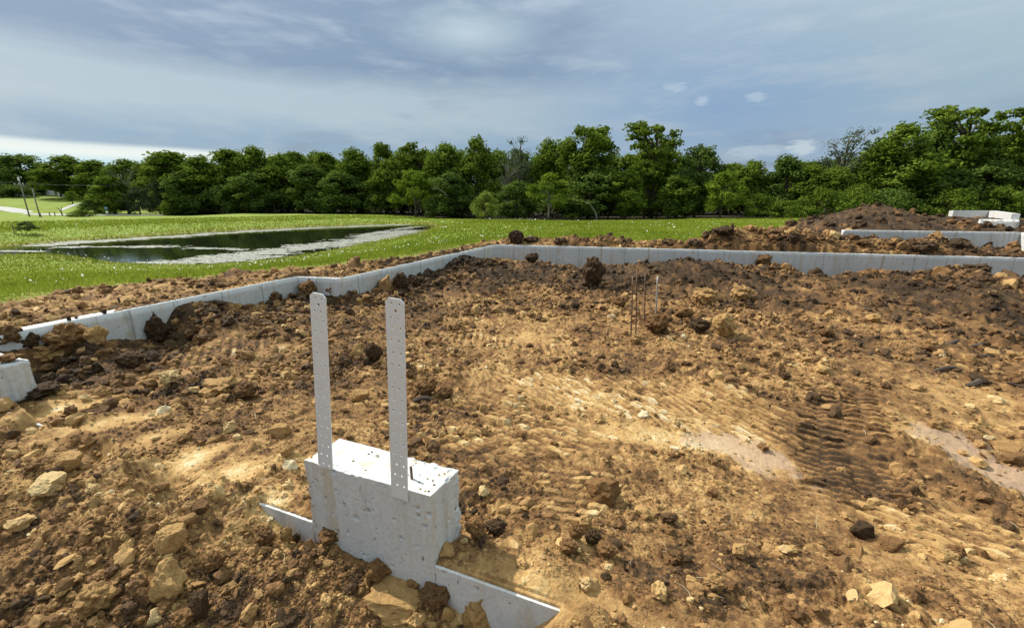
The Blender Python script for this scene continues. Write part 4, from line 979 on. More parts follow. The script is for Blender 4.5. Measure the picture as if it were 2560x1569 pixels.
HAND = [  # u, foot v, width, height, tone, shape, label
 (1482, 722, 64, 74, 'dark', 'clod', 'tall dark brown clod standing up in front of the rear concrete wall'),
 (1806, 846, 54, 56, 'tan', 'clod', 'big rounded tan clod right of the four rebar rods'),
 (771, 748, 52, 45, 'brown', 'clod', 'round reddish brown clod behind the top of the left steel strap'),
 (687, 757, 42, 30, 'brown', 'clod', 'brown clod at the foot of the left wall, left of both straps'),
 (1005, 736, 46, 50, 'dark', 'clod', 'dark clod with bumpy top, just right of the right strap head'),
 (1042, 722, 34, 26, 'dark', 'clod', 'smaller dark clod right of the bumpy dark one by the left wall'),
 (962, 733, 46, 40, 'tan', 'block', 'tan block of clay against the left wall, beside the dark clods'),
 (828, 748, 30, 24, 'brown', 'clod', 'small brown clod between the two strap heads, under the wall jog'),
 (180, 893, 100, 74, 'brown', 'clod', 'largest lumpy brown clod under the left wall near the photo edge'),
 (250, 878, 46, 48, 'tan', 'block', 'pale tan stone standing right of the largest lumpy clod'),
 (282, 850, 40, 26, 'dark', 'clod', 'dark clod touching the left wall behind the standing tan stone'),
 (142, 925, 88, 54, 'tan', 'clod', 'layered tan clod in front of the largest lumpy brown clod'),
 (82, 886, 50, 48, 'dark', 'clod', 'dark wedge shaped clod against the left wall, near its front end'),
 (24, 890, 80, 60, 'brown', 'clod', 'brown clod behind the short concrete wall end'),
 (398, 868, 56, 76, 'dark', 'clod', 'tall dark clod standing against the left wall'),
 (430, 976, 48, 32, 'pale', 'clod', 'pale rounded stone lying left of the left strap'),
 (896, 903, 34, 34, 'tan', 'block', 'yellowish stone seen between the two straps'),
 (936, 919, 50, 50, 'dark', 'clod', 'dark clod resting against the yellowish stone between the straps'),
 (898, 1002, 54, 22, 'tan', 'slab', 'flat yellow stone lying low between the straps'),
 (1068, 996, 62, 42, 'brown', 'clod', 'brown clod right of the right strap, halfway up it'),
 (1115, 1000, 44, 28, 'brown', 'clod', 'smaller brown clod right of the one beside the strap'),
 (1508, 1260, 84, 54, 'brown', 'block', 'lone flat-topped brown lump on the smooth ground right of the pier'),
 (1240, 1346, 60, 40, 'dark', 'clod', 'dark crumbly clod on the ground right of the pier'),
 (1190, 1352, 52, 50, 'brown', 'clod', 'brown clod touching the shaded side of the pier'),
 (1462, 1337, 40, 36, 'tan', 'block', 'tan stone leaning on two brown clods right of the pier'),
 (1440, 1372, 46, 38, 'brown', 'clod', 'left of two brown clods under the leaning tan stone'),
 (1480, 1374, 46, 38, 'dark', 'clod', 'right of two clods under the leaning tan stone'),
 (1420, 1400, 56, 34, 'brown', 'clod', 'broad brown clod in front of the pair under the tan stone'),
 (1515, 1410, 60, 32, 'brown', 'clod', 'brown clod above the cream pebble near the lower middle'),
 (1687, 1406, 44, 30, 'brown', 'clod', 'brown clod alone on the tan ground, lower middle right'),
 (1465, 1488, 34, 27, 'pale', 'clod', 'pale yellow rounded stone near the buried end of the low wall'),
 (1519, 1449, 24, 17, 'pale', 'clod', 'cream pebble on the ground right of the low wall'),
 (1780, 1488, 56, 42, 'tan', 'clod', 'orange tan clod near the bottom edge, right of the middle'),
 (1844, 1405, 40, 36, 'tan', 'block', 'small tan stone with a darker front, right of the lone brown clod'),
 (2350, 1402, 60, 30, 'tan', 'block', 'tan stone casting a black shadow at lower right'),
 (2384, 1398, 44, 32, 'brown', 'clod', 'brown clod behind the shadowed tan stone at lower right'),
 (2150, 1345, 62, 30, 'dark', 'slab', 'dark slab of clay sticking out of the tracks at lower right'),
 (2220, 1376, 64, 20, 'brown', 'slab', 'flat brown slab in front of the dark one at lower right'),
 (436, 1514, 88, 96, 'tan', 'block', 'big tan wedge shaped rock in the left foreground'),
 (508, 1555, 70, 62, 'dark', 'slab', 'dark slab leaning against the big tan wedge rock'),
 (258, 1550, 96, 72, 'tan', 'clod', 'orange brown clod left of the big tan wedge rock'),
 (436, 1403, 84, 56, 'tan', 'slab', 'broad flat tan stone above the big wedge rock'),
 (164, 1496, 50, 32, 'tan', 'block', 'grey tan stone near the lower left corner'),
 (138, 1260, 104, 40, 'pale', 'slab', 'long flat pale slab near the left edge'),
 (60, 1331, 56, 30, 'pale', 'block', 'flat grey stone at the left edge below the long pale slab'),
 (178, 1195, 80, 40, 'tan', 'slab', 'tan layered slab above the long pale slab'),
 (326, 1258, 26, 15, 'pale', 'block', 'small white chip of stone right of the long pale slab'),
 (248, 1268, 30, 22, 'pale', 'clod', 'small pale rounded stone at the tip of the long pale slab'),
 (577, 1077, 34, 26, 'pale', 'block', 'pale triangular stone left of the pier'),
 (466, 1102, 42, 18, 'tan', 'slab', 'flat tan chip of stone left of the pale triangular one'),
 (594, 1106, 24, 12, 'pale', 'slab', 'small pale chip below the pale triangular stone'),
 (503, 1300, 60, 24, 'brown', 'slab', 'flat brown stone on the slope left of the low wall'),
 (672, 1384, 52, 42, 'brown', 'clod', 'reddish brown clod in front of the low wall, left of the pier'),
 (720, 1366, 28, 46, 'tan', 'block', 'upright tan stone leaning by the low wall, left of the pier'),
 (744, 1362, 20, 24, 'dark', 'clod', 'small dark clod right of the upright tan stone'),
 (545, 1443, 58, 54, 'brown', 'clod', 'brown clod above the dark leaning slab'),
 (395, 1571, 34, 34, 'pale', 'block', 'grey wedge stone at the bottom edge below the tan wedge rock'),
 (368, 1537, 56, 40, 'brown', 'block', 'grey brown stone left of the dark leaning slab'),
 (468, 1570, 66, 40, 'brown', 'clod', 'brown clod at the bottom edge under the leaning slab'),
 (838, 1382, 78, 42, 'brown', 'clod', 'long brown clod against the front of the pier'),
 (874, 1382, 22, 22, 'tan', 'block', 'small tan stone touching the front of the pier'),
 (948, 1462, 76, 54, 'brown', 'clod', 'round brown clod pressed against the pier foot'),
 (990, 1562, 185, 48, 'tan', 'slab', 'long striped tan slab lying in front of the low wall'),
 (1200, 1592, 122, 100, 'tan', 'block', 'big smooth tan-brown boulder at the bottom edge by the low wall'),
 (1092, 1534, 90, 58, 'brown', 'clod', 'brown clod between the striped slab and the smooth boulder'),
 (1050, 1480, 60, 36, 'brown', 'clod', 'brown clod at the foot of the low wall right of the pier foot clod'),
 (1120, 1560, 34, 34, 'tan', 'block', 'small yellow stone left of the smooth boulder'),
 (1118, 1400, 44, 26, 'tan', 'block', 'tan stone at the bottom of the shaded side of the pier'),
 (2064, 847, 32, 22, 'brown', 'clod', 'brown clod right of the round tan one, in the dug soil'),
 (2358, 822, 44, 24, 'brown', 'clod', 'brown clod below the dark bank at the right'),
 (2180, 812, 36, 22, 'tan', 'block', 'tan lump in the middle of the dug soil at the right'),
 (2363, 898, 22, 14, 'dark', 'block', 'small dark wedge stone among the wood slivers at the right'),
 (1640, 842, 66, 46, 'brown', 'clod', 'brown clod at the foot of the rebar rods'),
 (1590, 862, 34, 24, 'tan', 'clod', 'small tan clod in front of the rebar rods'),
 (1545, 775, 44, 26, 'brown', 'clod', 'brown clod left of the rebar rods'),
 (1705, 800, 60, 30, 'brown', 'clod', 'brown clod with a dark hollow below it, right of the rods'),
 (1745, 835, 66, 34, 'dark', 'clod', 'grey brown clod left of the big rounded tan clod'),
 (1760, 770, 80, 40, 'tan', 'clod', 'wide tan clod up the slope behind the rebar rods'),
 (1850, 760, 64, 42, 'tan', 'clod', 'tan clod in front of the dark bank of soil'),
 (1905, 672, 44, 30, 'brown', 'block', 'tilted brown slab on the crest of the dark bank'),
 (2440, 693, 56, 30, 'dark', 'clod', 'dark bumpy clod at the wall near the right edge'),
 (2365, 690, 40, 26, 'dark', 'clod', 'dark clod at the wall left of the bumpy one'),
 (2295, 682, 60, 30, 'dark', 'clod', 'dark flat-topped clod against the rear wall, right of the stains'),
 (1970, 675, 36, 30, 'dark', 'clod', 'dark clod at the right end of the dark bank'),
 (1290, 655, 40, 34, 'dark', 'clod', 'dark clod heaped in the rear corner of the walls'),
 (1400, 660, 34, 18, 'dark', 'clod', 'dark clod low against the rear wall left of the tall one'),
 (1330, 660, 40, 22, 'dark', 'clod', 'dark clod right of the heap in the rear corner'),
 (620, 1005, 70, 44, 'brown', 'clod', 'brown clod left of the left strap, above the pier top'),
 (560, 990, 90, 40, 'tan', 'clod', 'ridge of tan clay left of the left strap'),
 (330, 925, 60, 36, 'dark', 'clod', 'dark clod above the pale rounded stone'),
 (700, 1100, 60, 26, 'tan', 'slab', 'flat tan slab behind the pier, left of the left strap'),
 (722, 1155, 34, 26, 'tan', 'block', 'yellow stone behind the left end of the pier'),
 (110, 1005, 80, 30, 'dark', 'clod', 'dark clod in the shadow right of the short wall end'),
]
for row in HAND:
    u, vb, w, h, mk, kd, lab = row
    cat = 'stone' if kd != 'clod' and mk in ('tan', 'pale') or 'stone' in lab or 'rock' in lab or 'boulder' in lab else 'clod'
    nm = 'stone' if cat == 'stone' else 'clay_clod'
    place_lump(u, vb, w, h, mk, kd, lab, cat, nm)
# lumps that lie on the tops of the walls
def on_wall(u, off): p = on_inner(u); return np.array((p[0] - 0, p[1], 0.0)) + np.append(np.array((-d_l[1], d_l[0])) * off, 0)
for (u, off, w, h, mk, lab) in ((181, .05, 12, 13, 'dark', 'small dark clod on the white top of the left wall, alone'), (270, .06, 14, 11, 'dark', 'dark clod on the left wall top beside the loose rubble'), (205, .1, 9, 5, 'dark', 'tiny dark clod on the left wall top between two larger ones')):
    place_lump(u, 0, w, h, mk, 'clod', lab, 'clod', 'clay_clod', on=on_wall(u, off), sink=.1)
q = LP - D * 0.09 + N * 0.12
place_lump(0, 0, 52, 20, 'brown', 'clod', 'brown clod sitting on top of the short concrete wall end', 'clod', 'clay_clod', on=np.array((q[0], q[1], 0.0)), sink=.1)
for i, (u, w, h, lab) in enumerate(((1236, 9, 9, 'dark clod perched on the outer corner of the rear wall, left one'), (1262, 11, 8, 'dark clod perched right of the rear wall corner'), (1350, 40, 12, 'dark heaped clod behind the rear wall, nearest the corner'), (1850, 60, 18, 'largest dark clod heaped behind the rear wall'), (1582, 34, 10, 'dark clod on the rear wall spoil, left of the largest'), (2220, 36, 11, 'dark clod in front of the far wall, middle'), (2295, 30, 10, 'pair-topped brown clod in front of the far wall'))):
    p = on_inner(u); dd = (INNER[6] - INNER[5]) / np.linalg.norm(INNER[6] - INNER[5]); n = np.array((-dd[1], dd[0])); q = p + n * (TW + .35)
    place_lump(u, 0, w, h, 'dark' if i < 5 else 'brown', 'clod', lab, 'clod', 'clay_clod', on=np.array((q[0], q[1], gz(q[0], q[1])[0])), sink=.3)

# ---- unnamed middling clods, and the mass of small stones
def project(x, y, z):
    dep = math.cos(TH) * y - math.sin(TH) * (z - CH); up = math.sin(TH) * y + math.cos(TH) * (z - CH)
    return 1280 + F * x / dep, 784.5 - F * up / dep, dep
def scatter(n, r0, r1, seed, power=1.0, a0=-64, a1=64, fine=0):
    """points spread evenly as seen, over soil, not on the walls"""
    r_ = np.random.default_rng(seed); a = np.radians(r_.uniform(a0, a1, n * 3)); q = r_.random(n * 3)
    r = 1 / (1 / r0 + q * (1 / r1 - 1 / r0)) if power == 1 else r0 * (r1 / r0) ** q
    x, y = r * np.sin(a), r * np.cos(a); z, sd, tone, clay, zone = ground(x, y)
    s, b = wall_profile(x, y); smo = np.zeros_like(x)
    for (px, py, aa, bb, ang, dt, cl, sm) in PATCH:
        ex, ey = x - px, y - py; ca, sa = math.cos(ang), math.sin(ang)
        smo = np.maximum(smo, sm * np.exp(-(((ex * ca - ey * sa) / aa) ** 2 + ((ex * sa + ey * ca) / bb) ** 2)))
    trk = np.zeros(len(x))
    for (tp, td, tl, hw, per, dep, sk) in TRACK:
        al = (x - tp[0]) * td[0] + (y - tp[1]) * td[1]; ac = -(x - tp[0]) * td[1] + (y - tp[1]) * td[0]; trk = np.maximum(trk, (al > 0) & (al < tl) & (np.abs(ac) < hw))
    ok = (sd > 0.05) & (r_.random(len(x)) > 0.55 * trk * (1 if power == 1 else 0)) & (r_.random(len(x)) > (0.93 if fine == 0 else 0.72) * smo) & ~((b > -.03) & (b < TW + .03) & (s > -.8) & (s < .05)) & (dist_line([tuple(p) for p in MIDL], x, y) > .14) & ~((b > -.02) & (b < TW + .02) & (s < np.dot(LP - FR, D) + .03)) & ~((b > -.03) & (b < .10) & (s > -.9) & (s < .7))
    a2 = (x - W2A[0]) * D2[0] + (y - W2A[1]) * D2[1]; b2 = (x - W2A[0]) * N2[0] + (y - W2A[1]) * N2[1]; ok &= ~((a2 > -.1) & (b2 > -.05) & (b2 < .25) & (a2 < L2 + 1))
    i = np.nonzero(ok)[0][:n]; return x[i], y[i], z[i], tone[i], zone[i], r[i], s[i]
REG = {'front': 'strewn over the left foreground soil', 'left': 'in the rubble between the left wall and the straps', 'mid': 'on the open ground right of the pier', 'rear': 'in the heaps along the rear concrete wall', 'spoil': 'in the spoil outside the garage walls'}
TONEW = {'dark': 'dark brown', 'brown': 'brown', 'tan': 'tan', 'pale': 'pale'}; SHAPEW = {'clod': ('crumbly clod', 'clods'), 'block': ('angular stone', 'stones'), 'slab': ('flat chip of stone', 'chips')}
xs, ys, zs, tn, zn, rs, ss = scatter(205, 1.25, 15, 901, 2)
for x, y, z, t, zo, r, s in zip(xs, ys, zs, tn, zn, rs, ss):
    reg = 'spoil' if zo == 0 else 'front' if zo == 2 else 'rear' if r > 6.6 and x > -1.5 else 'mid' if x > -0.3 and s > -.2 else 'left'
    mk = 'dark' if reg == 'rear' else random.choices(('dark', 'brown', 'tan', 'pale'), ((.2, .45, .3, .05), (.08, .45, .41, .06), (.03, .42, .45, .1))[0 if t < .4 else 1 if t < .55 else 2])[0]
    kd = random.choices(('clod', 'block', 'slab'), (.62, .25, .13))[0] if mk != 'dark' else 'clod'
    rad = min(.13, (0.018 + 0.009 * r) * (.5 + .7 * random.random() ** 2))
    o = bpy.data.objects.new('clay_clod', random.choice(CLOD[(mk, kd)])); link(o)
    o.location = (x, y, z + rad * .22); o.scale = (rad, rad * random.uniform(.75, 1.1), rad * random.uniform(.7, 1.1)); o.rotation_euler = (random.uniform(-.4, .4), random.uniform(-.4, .4), random.uniform(0, 6.28))
    if kd != 'clod': o.name = 'stone'
    tag(o, 'loose %s %s %s' % (TONEW[mk], SHAPEW[kd][0], REG[reg]), 'clod' if kd == 'clod' else 'stone', '%s %s %s' % (TONEW[mk], SHAPEW[kd][1], REG[reg]))

def along_walls(n, inner, seed):
    """points close to the garage walls, on their inner or outer side"""
    r_ = np.random.default_rng(seed); pl = INNER if inner else OUTL; L = [np.linalg.norm(b - a) for a, b in zip(pl[:-1], pl[1:])]
    k = r_.choice(len(L), n, p=np.array(L) / sum(L)); t = r_.random(n); A_ = np.array(pl)[k]; B_ = np.array(pl)[k + 1]; d = (B_ - A_) / np.linalg.norm(B_ - A_, axis=1)[:, None]
    nn = np.c_[d[:, 1], -d[:, 0]] * (1 if inner else -1); off = (.04 + .75 * r_.random(n) ** 1.3) if inner else (-.09 + .62 * r_.random(n) ** 1.1); P = A_ + (B_ - A_) * t[:, None] + nn * off[:, None]
    x, y = P[:, 0], P[:, 1]; z, sd, tone, clay, zone = ground(x, y); z = clamp_walls(x, y, z, zone); uu = u_of(x, y, 0 * x); ok = (y > 1) & (inside(IN_POLY, x, y) == inner) & ((off > .02) | (uu > 275)) & (np.hypot(x, y) < 20)
    return tuple(q[ok] for q in (x, y, z, tone, zone, np.hypot(x, y), off))
def rubble(name, n, r0, r1, seed, label, px0=0.62, cap=0.075, alpha=1.75, a0=-64, a1=64, walls=None, fine=0):
    """a carpet of broken clay: real pieces, instanced by geometry nodes on a cloud of points"""
    x, y, z, tone, zone, r, s = scatter(n, r0, r1, seed, 1, a0, a1, fine) if walls is None else along_walls(n, walls, seed); n = len(x); r_ = np.random.default_rng(seed + 1)
    far = np.where(zone == 0, 0.75, 1.0)
    rough = 0.55 + 0.75 * sstep(fbm(x * 1.1, y * 1.1, 71, 3), -0.35, 0.5)
    size = px0 * np.hypot(r, CH + .45) / 424.0 * r_.random(n) ** (-1 / alpha) * rough * far
    size = size * np.where((zone == 1) & (x > -0.5) & (r < 6), 0.70, 1.0)
    size = np.minimum(size, cap * (0.6 + 0.4 * r_.random(n)) * (0.75 + 0.05 * r))
    me = bpy.data.meshes.new(name); me.vertices.add(n); me.vertices.foreach_set('co', np.c_[x, y, z + size * 0.25].astype(np.float32).ravel())
    def A(k, typ, v, prop):
        a = me.attributes.new(k, typ, 'POINT'); a.data.foreach_set(prop, np.ascontiguousarray(v).ravel())
    A('size', 'FLOAT', size.astype(np.float32), 'value')
    A('turn', 'FLOAT_VECTOR', np.c_[r_.normal(0, .5, n), r_.normal(0, .5, n), r_.uniform(0, 6.283, n)].astype(np.float32), 'vector')
    A('pick', 'INT', r_.integers(0, len(CRUMB), n).astype(np.int32), 'value')
    A('tone', 'FLOAT', np.clip(tone + r_.normal(0, .105, n) + .02 + .30 * (r_.random(n) < .035), .04, 1).astype(np.float32), 'value')
    o = bpy.data.objects.new(name, me); link(o)
    ng = bpy.data.node_groups.new(name, 'GeometryNodeTree'); ng.interface.new_socket('Geometry', in_out='INPUT', socket_type='NodeSocketGeometry'); ng.interface.new_socket('Geometry', in_out='OUTPUT', socket_type='NodeSocketGeometry')
    N_ = ng.nodes; gi = N_.new('NodeGroupInput'); go = N_.new('NodeGroupOutput'); ip = N_.new('GeometryNodeInstanceOnPoints'); ci = N_.new('GeometryNodeCollectionInfo')
    ci.inputs['Collection'].default_value = CRUMBS; ci.inputs['Separate Children'].default_value = True; ci.inputs['Reset Children'].default_value = True
    def at(k, t):
        q = N_.new('GeometryNodeInputNamedAttribute'); q.data_type = t; q.inputs['Name'].default_value = k; return q.outputs[0]
    L = ng.links; L.new(gi.outputs[0], ip.inputs['Points']); L.new(ci.outputs[0], ip.inputs['Instance']); ip.inputs['Pick Instance'].default_value = True
    L.new(at('pick', 'INT'), ip.inputs['Instance Index'])
    er = N_.new('FunctionNodeEulerToRotation'); L.new(at('turn', 'FLOAT_VECTOR'), er.inputs[0]); L.new(er.outputs[0], ip.inputs['Rotation']); L.new(at('size', 'FLOAT'), ip.inputs['Scale'])
    L.new(ip.outputs[0], go.inputs[0]); md = o.modifiers.new('scatter', 'NODES'); md.node_group = ng
    return tag(o, label, 'rubble', kind='stuff')
CRUMBS = bpy.data.collections.new('crumb_shapes'); CRUMB = []
for i in range(14):
    me = lump_mesh(500 + i, ('clod', 'block', 'clod', 'slab')[i % 4], 3 if i < 7 else 2); me.materials.append(M['stones']); q = bpy.data.objects.new('crumb_shape_%02d' % i, me); CRUMBS.objects.link(q); CRUMB.append(q)
rubble('clay_rubble', 84000, 1.1, 14, 911, 'broken crumbs and lumps of clay carpeting the dug-up ground', px0=.55, cap=.062, alpha=2.05)
rubble('fine_crumbs', 52000, 1.1, 9, 961, 'fine crumbs of clay dusting the trodden ground', px0=.36, cap=.014, alpha=2.0, fine=1)
rubble('rubble_heaps', 9000, 4.0, 14, 921, 'lumpy clods heaped on the soil along the walls', px0=1.15, cap=.085)
rubble('wall_foot_rubble', 7000, 2, 20, 941, 'lumps of clay banked up along the inside of the garage walls', px0=1.0, cap=.085, alpha=1.7, walls=True)
rubble('wall_top_rubble', 6000, 2, 20, 951, 'crumbs of clay lying along the outer edge of the garage walls', px0=.8, cap=.06, alpha=1.9, walls=False)
rubble('spoil_rubble', 9000, 11.0, 30, 931, 'lumps of dark clay on the soil heap at the right rear', px0=.8, cap=.14, a0=10, a1=58)

def build_tracks():
    """the bars of clay squeezed up between a machine's cleats"""
    r_ = np.random.default_rng(77); V = []; Fc = []; T = []; seg = []
    for (p, d, L, hw, per, dep, sk) in TRACK:
        pr = np.array((-d[1], d[0]))
        for i in range(int(L / per)):
            al = (i + .5) * per + r_.normal(0, .06 * per); cuts = []
            if sk == 0.0: cuts = [(-hw + r_.uniform(0, .03), -.02), (.02, hw - r_.uniform(0, .03))]
            else:
                c = -hw + r_.uniform(0, .05)
                while c < hw - .03:
                    e = min(hw, c + r_.uniform(.05, .15))
                    if r_.random() < .82: cuts.append((c, e - .012))
                    c = e
            for a, b in cuts:
                q = p + d * (al - sk * (a + b) / 2) + pr * (a + b) / 2
                if fbm(np.array([q[0] * 1.8]), np.array([q[1] * 1.8]), 78, 2)[0] < (-.14 if sk == 0.0 else -.30) + .2 * r_.random() or r_.random() < .08: continue
                seg.append((p, d, pr, al, sk, a, b, per, dep))
    n = 6; X = []; Y = []
    for (p, d, pr, al, sk, a, b, per, dep) in seg:
        for t in np.linspace(a, b, n):
            q = p + d * (al - sk * t) + pr * t; X.append(q[0]); Y.append(q[1])
    z, sd, tone, clay, zone = ground(np.array(X), np.array(Y)); k = 0
    for (p, d, pr, al, sk, a, b, per, dep) in seg:
        w = per * (.17 if sk == 0.0 else .27) * r_.uniform(.8, 1.15); hgt = dep * r_.uniform(.35, .75) * (1 if sk == 0.0 else 1.45); base = len(V); dt = r_.normal(.07 if sk == 0.0 else .17, .07); ax = d - 0 * pr
        for j, t in enumerate(np.linspace(a, b, n)):
            q = p + d * (al - sk * t) + pr * t + d * r_.normal(0, .06 * w); e = .35 if j in (0, n - 1) else r_.uniform(.75, 1.2); wl = w * (.7 if j in (0, n - 1) else r_.uniform(.85, 1.15)); zz = z[k]; k += 1
            for o, hh in ((-1.25, -.012), (-.75, e * hgt), (.6, e * hgt * r_.uniform(.8, 1.05)), (1.3, -.012)): V.append((q[0] + d[0] * wl * o, q[1] + d[1] * wl * o, zz + hh))
            T += [tone[k - 1] + dt - .05, tone[k - 1] + dt, tone[k - 1] + dt, tone[k - 1] + dt - .05]
        for j in range(n - 1):
            for m_ in range(3):
                v0 = base + j * 4 + m_; Fc.append((v0, v0 + 1, v0 + 5, v0 + 4))
        Fc.append((base, base + 1, base + 2, base + 3)); e = base + 4 * (n - 1); Fc.append((e + 3, e + 2, e + 1, e))
    o = mesh_obj('track_ridges', V, Fc, M['soil']); attr(o, 'tone', np.clip(T, 0, 1)); attr(o, 'clay', np.zeros(len(V)))
    tag(o, 'bars of clay pressed up by machine tracks across the open ground', 'track marks', kind='stuff')
build_tracks()

# ------------------------------------------------------------------ rebar, slivers of wood
BARS = (((1577, 846), (1583, 690), 'rebar', 'front left rusty rebar rod of the four standing in the dug soil'), ((1590, 842), (1593, 676), 'rebar', 'tallest rusty rebar rod, second from the left of the four'),
        ((1611, 806), (1614, 682), 'rebar', 'thin rusty rebar rod, third from the left of the four'), ((1639, 788), (1645, 690), 'rebar_grey', 'pale grey steel rod at the right of the four'))
for (b, t, mk, lab) in BARS:
    p = hit(*b); r = ray(*t); q = r * (p[1] / r[1]); m = MB()
    pts = [(p[0] + (q[0] - p[0]) * k + .004 * math.sin(k * 5), p[1], p[2] - .15 + (CH + q[2] - p[2] + .15) * k) for k in np.linspace(0, 1, 7)]
    m.tube(pts, .0095 if mk == 'rebar' else .012, 8); o = m.build('rebar_rod', M[mk], None, True); tag(o, lab, 'rebar', 'steel rods standing in the dug soil')
for (u, v, w, h, lab) in ((2380, 872, 52, 9, 'dark wood sliver, left one of the topmost pair at the right'), (2442, 871, 44, 10, 'dark wood sliver, right one of the topmost pair'), (2466, 888, 76, 10, 'longest grey wood sliver below the topmost pair'), (2368, 930, 82, 10, 'dark bent wood sliver above the tyre ruts'),
        (2436, 958, 62, 16, 'wide dark bark piece near the right edge'), (2540, 968, 40, 8, 'dark sliver at the very right edge'), (2075, 890, 22, 5, 'tiny dark sliver left of the wood pieces'), (1980, 918, 40, 5, 'thin dark sliver lying in the middle right'), (1055, 1008, 52, 14, 'grey brown wooden sliver right of the right strap')):
    p = hit(u, v); dist = p[1]; L = w * dist / F; z = gz(p[0], p[1])[0]; m = MB(); n = 5
    pts = [(p[0] + (k - .5) * L, p[1] + .03 * math.sin(k * 3 + u), z + .02 + .012 * math.sin(k * 4 + u)) for k in np.linspace(0, 1, n)]
    rr_ = h * dist / F * .5; m.tube(pts, [rr_ * .5, rr_, rr_ * .9, rr_, rr_ * .4], 6); o = m.build('wood_sliver', M['chip']); tag(o, lab, 'wood piece', 'slivers of wood in the soil')

def build_roots():
    """pale dry roots and straws mixed into the clay"""
    x, y, z, tone, zone, r, q = scatter(230, 1.15, 7, 971); m = MB(); r_ = np.random.default_rng(972)
    for a, b, c, rr in zip(x, y, z, r):
        L = r_.uniform(.03, .10) * (.6 + .25 * rr); th = r_.uniform(0, 6.283); w = .0007 + .0004 * rr; up = r_.uniform(.1, .6); cv = r_.normal(0, .5); pts = []
        for k in (0, .33, .66, 1): pts.append((a + math.cos(th + cv * k) * L * k, b + math.sin(th + cv * k) * L * k, c + .004 + up * L * k * (1.2 - k)))
        m.tube(pts, [w, w, w * .8, w * .4], 3)
    tag(m.build('dry_roots', M['straw']), 'thin pale roots and straws strewn over the soil', 'roots', kind='stuff')
M['straw'] = mat_simple('dry_straw', (0.33, 0.26, 0.16), 0.9, 0, 0.3, 20)
build_roots()
p = hit(302, 764); m = MB(); m.tube([(p[0], p[1], p[2] - .05), (p[0] - .01, p[1], p[2] + .09)], .012, 6); tag(m.build('survey_stake', M['chip']), 'short dark stake beside the white top of the left wall', 'stake')

# ------------------------------------------------------------------ second foundation at the right rear
def build_far_foundation():
    R_ = W2B - N2 * 0.0
    inn = [W2A, W2A + D2 * L2]; out = [W2A + N2 * .2, W2A + D2 * L2 + N2 * .2]
    root = build_wall('far_house_wall', inn, out, 'pale concrete wall with soil heaped on it, behind the rear wall at the right', 'foundation wall', -1.5, True)
    a = W2A + D2 * (L2 + .0) + N2 * .0; b = a - N2 * 3.5 + D2 * 0.25
    build_wall('far_return_wall', [a + D2 * .01, b], [a + D2 * .21, b + D2 * .2], 'bright end of a concrete wall turning towards us at the right edge', 'foundation wall', -1.5, False)
    # taller walls beyond the heap
    def seg(pts, th, z0, z1):
        m = MB()
        for p, q in zip(pts[:-1], pts[1:]):
            d = (q - p) / np.linalg.norm(q - p); n = np.array((-d[1], d[0])) * th; m.prism([tuple(p), tuple(q), tuple(q + n), tuple(p + n)], z0, z1)
        return m
    P = [at_y(2384, 527, 25.0), at_y(2474, 526, 25.0), at_y(2522, 541, 19.5)]
    z1 = P[0][2]; P = [at_h(2384, 526.5, CH - z1)[:2], at_h(2474, 526.5, CH - z1)[:2], at_h(2530, 534, CH - z1)[:2]]
    root = empty('house_corner_wall', (0, 0, 0), 'white-topped corner of a taller concrete wall beyond the soil heap', 'foundation wall')
    for k in (0, 1): seg(P[k:k + 2], .25, -1.0, z1 - .002 * k).build('wall_segment', M['concrete'], root)
    z2 = at_y(2460, 546, 20.5)[2]; Q = [at_h(2448, 548, CH - z2)[:2], at_h(2552, 550, CH - z2)[:2], at_h(2640, 551, CH - z2)[:2]]
    root = empty('window_well_wall', (0, 0, 0), 'low pale concrete wall with a ragged top, right of the soil heap', 'foundation wall')
    d = (Q[1] - Q[0]) / np.linalg.norm(Q[1] - Q[0]); n = np.array((-d[1], d[0]))
    V, Fc = rough_box(v3(Q[0], -.6), v3(d * np.linalg.norm(Q[1] - Q[0]), 0), v3(n * .45, 0), (0, 0, z2 + .6), .05, .008, 61, chip=.05); mesh_obj('wall_segment', V, Fc, M['concrete'], root, True)
    V, Fc = rough_box(v3(Q[1] + d * .35 + n * .2, -.6), v3(d * 3, 0), v3(n * .45, 0), (0, 0, z2 + .62), .05, .008, 62, chip=.05); mesh_obj('wall_segment', V, Fc, M['concrete'], root, True)
    p = at_y(2168, 546, 21.5); root = empty('wall_stub', (0, 0, 0), 'small bright concrete wall end poking out of the left of the soil heap', 'foundation wall')
    V, Fc = rough_box(v3((p[0] - .28, p[1]), -.9), (.55, .2, 0), (-.25, .8, 0), (.05, 0, z_for(21.5, 527) + .9), .05, .01, 63, chip=.06); mesh_obj('wall_stub', V, Fc, M['concrete'], root, True)
build_far_foundation()

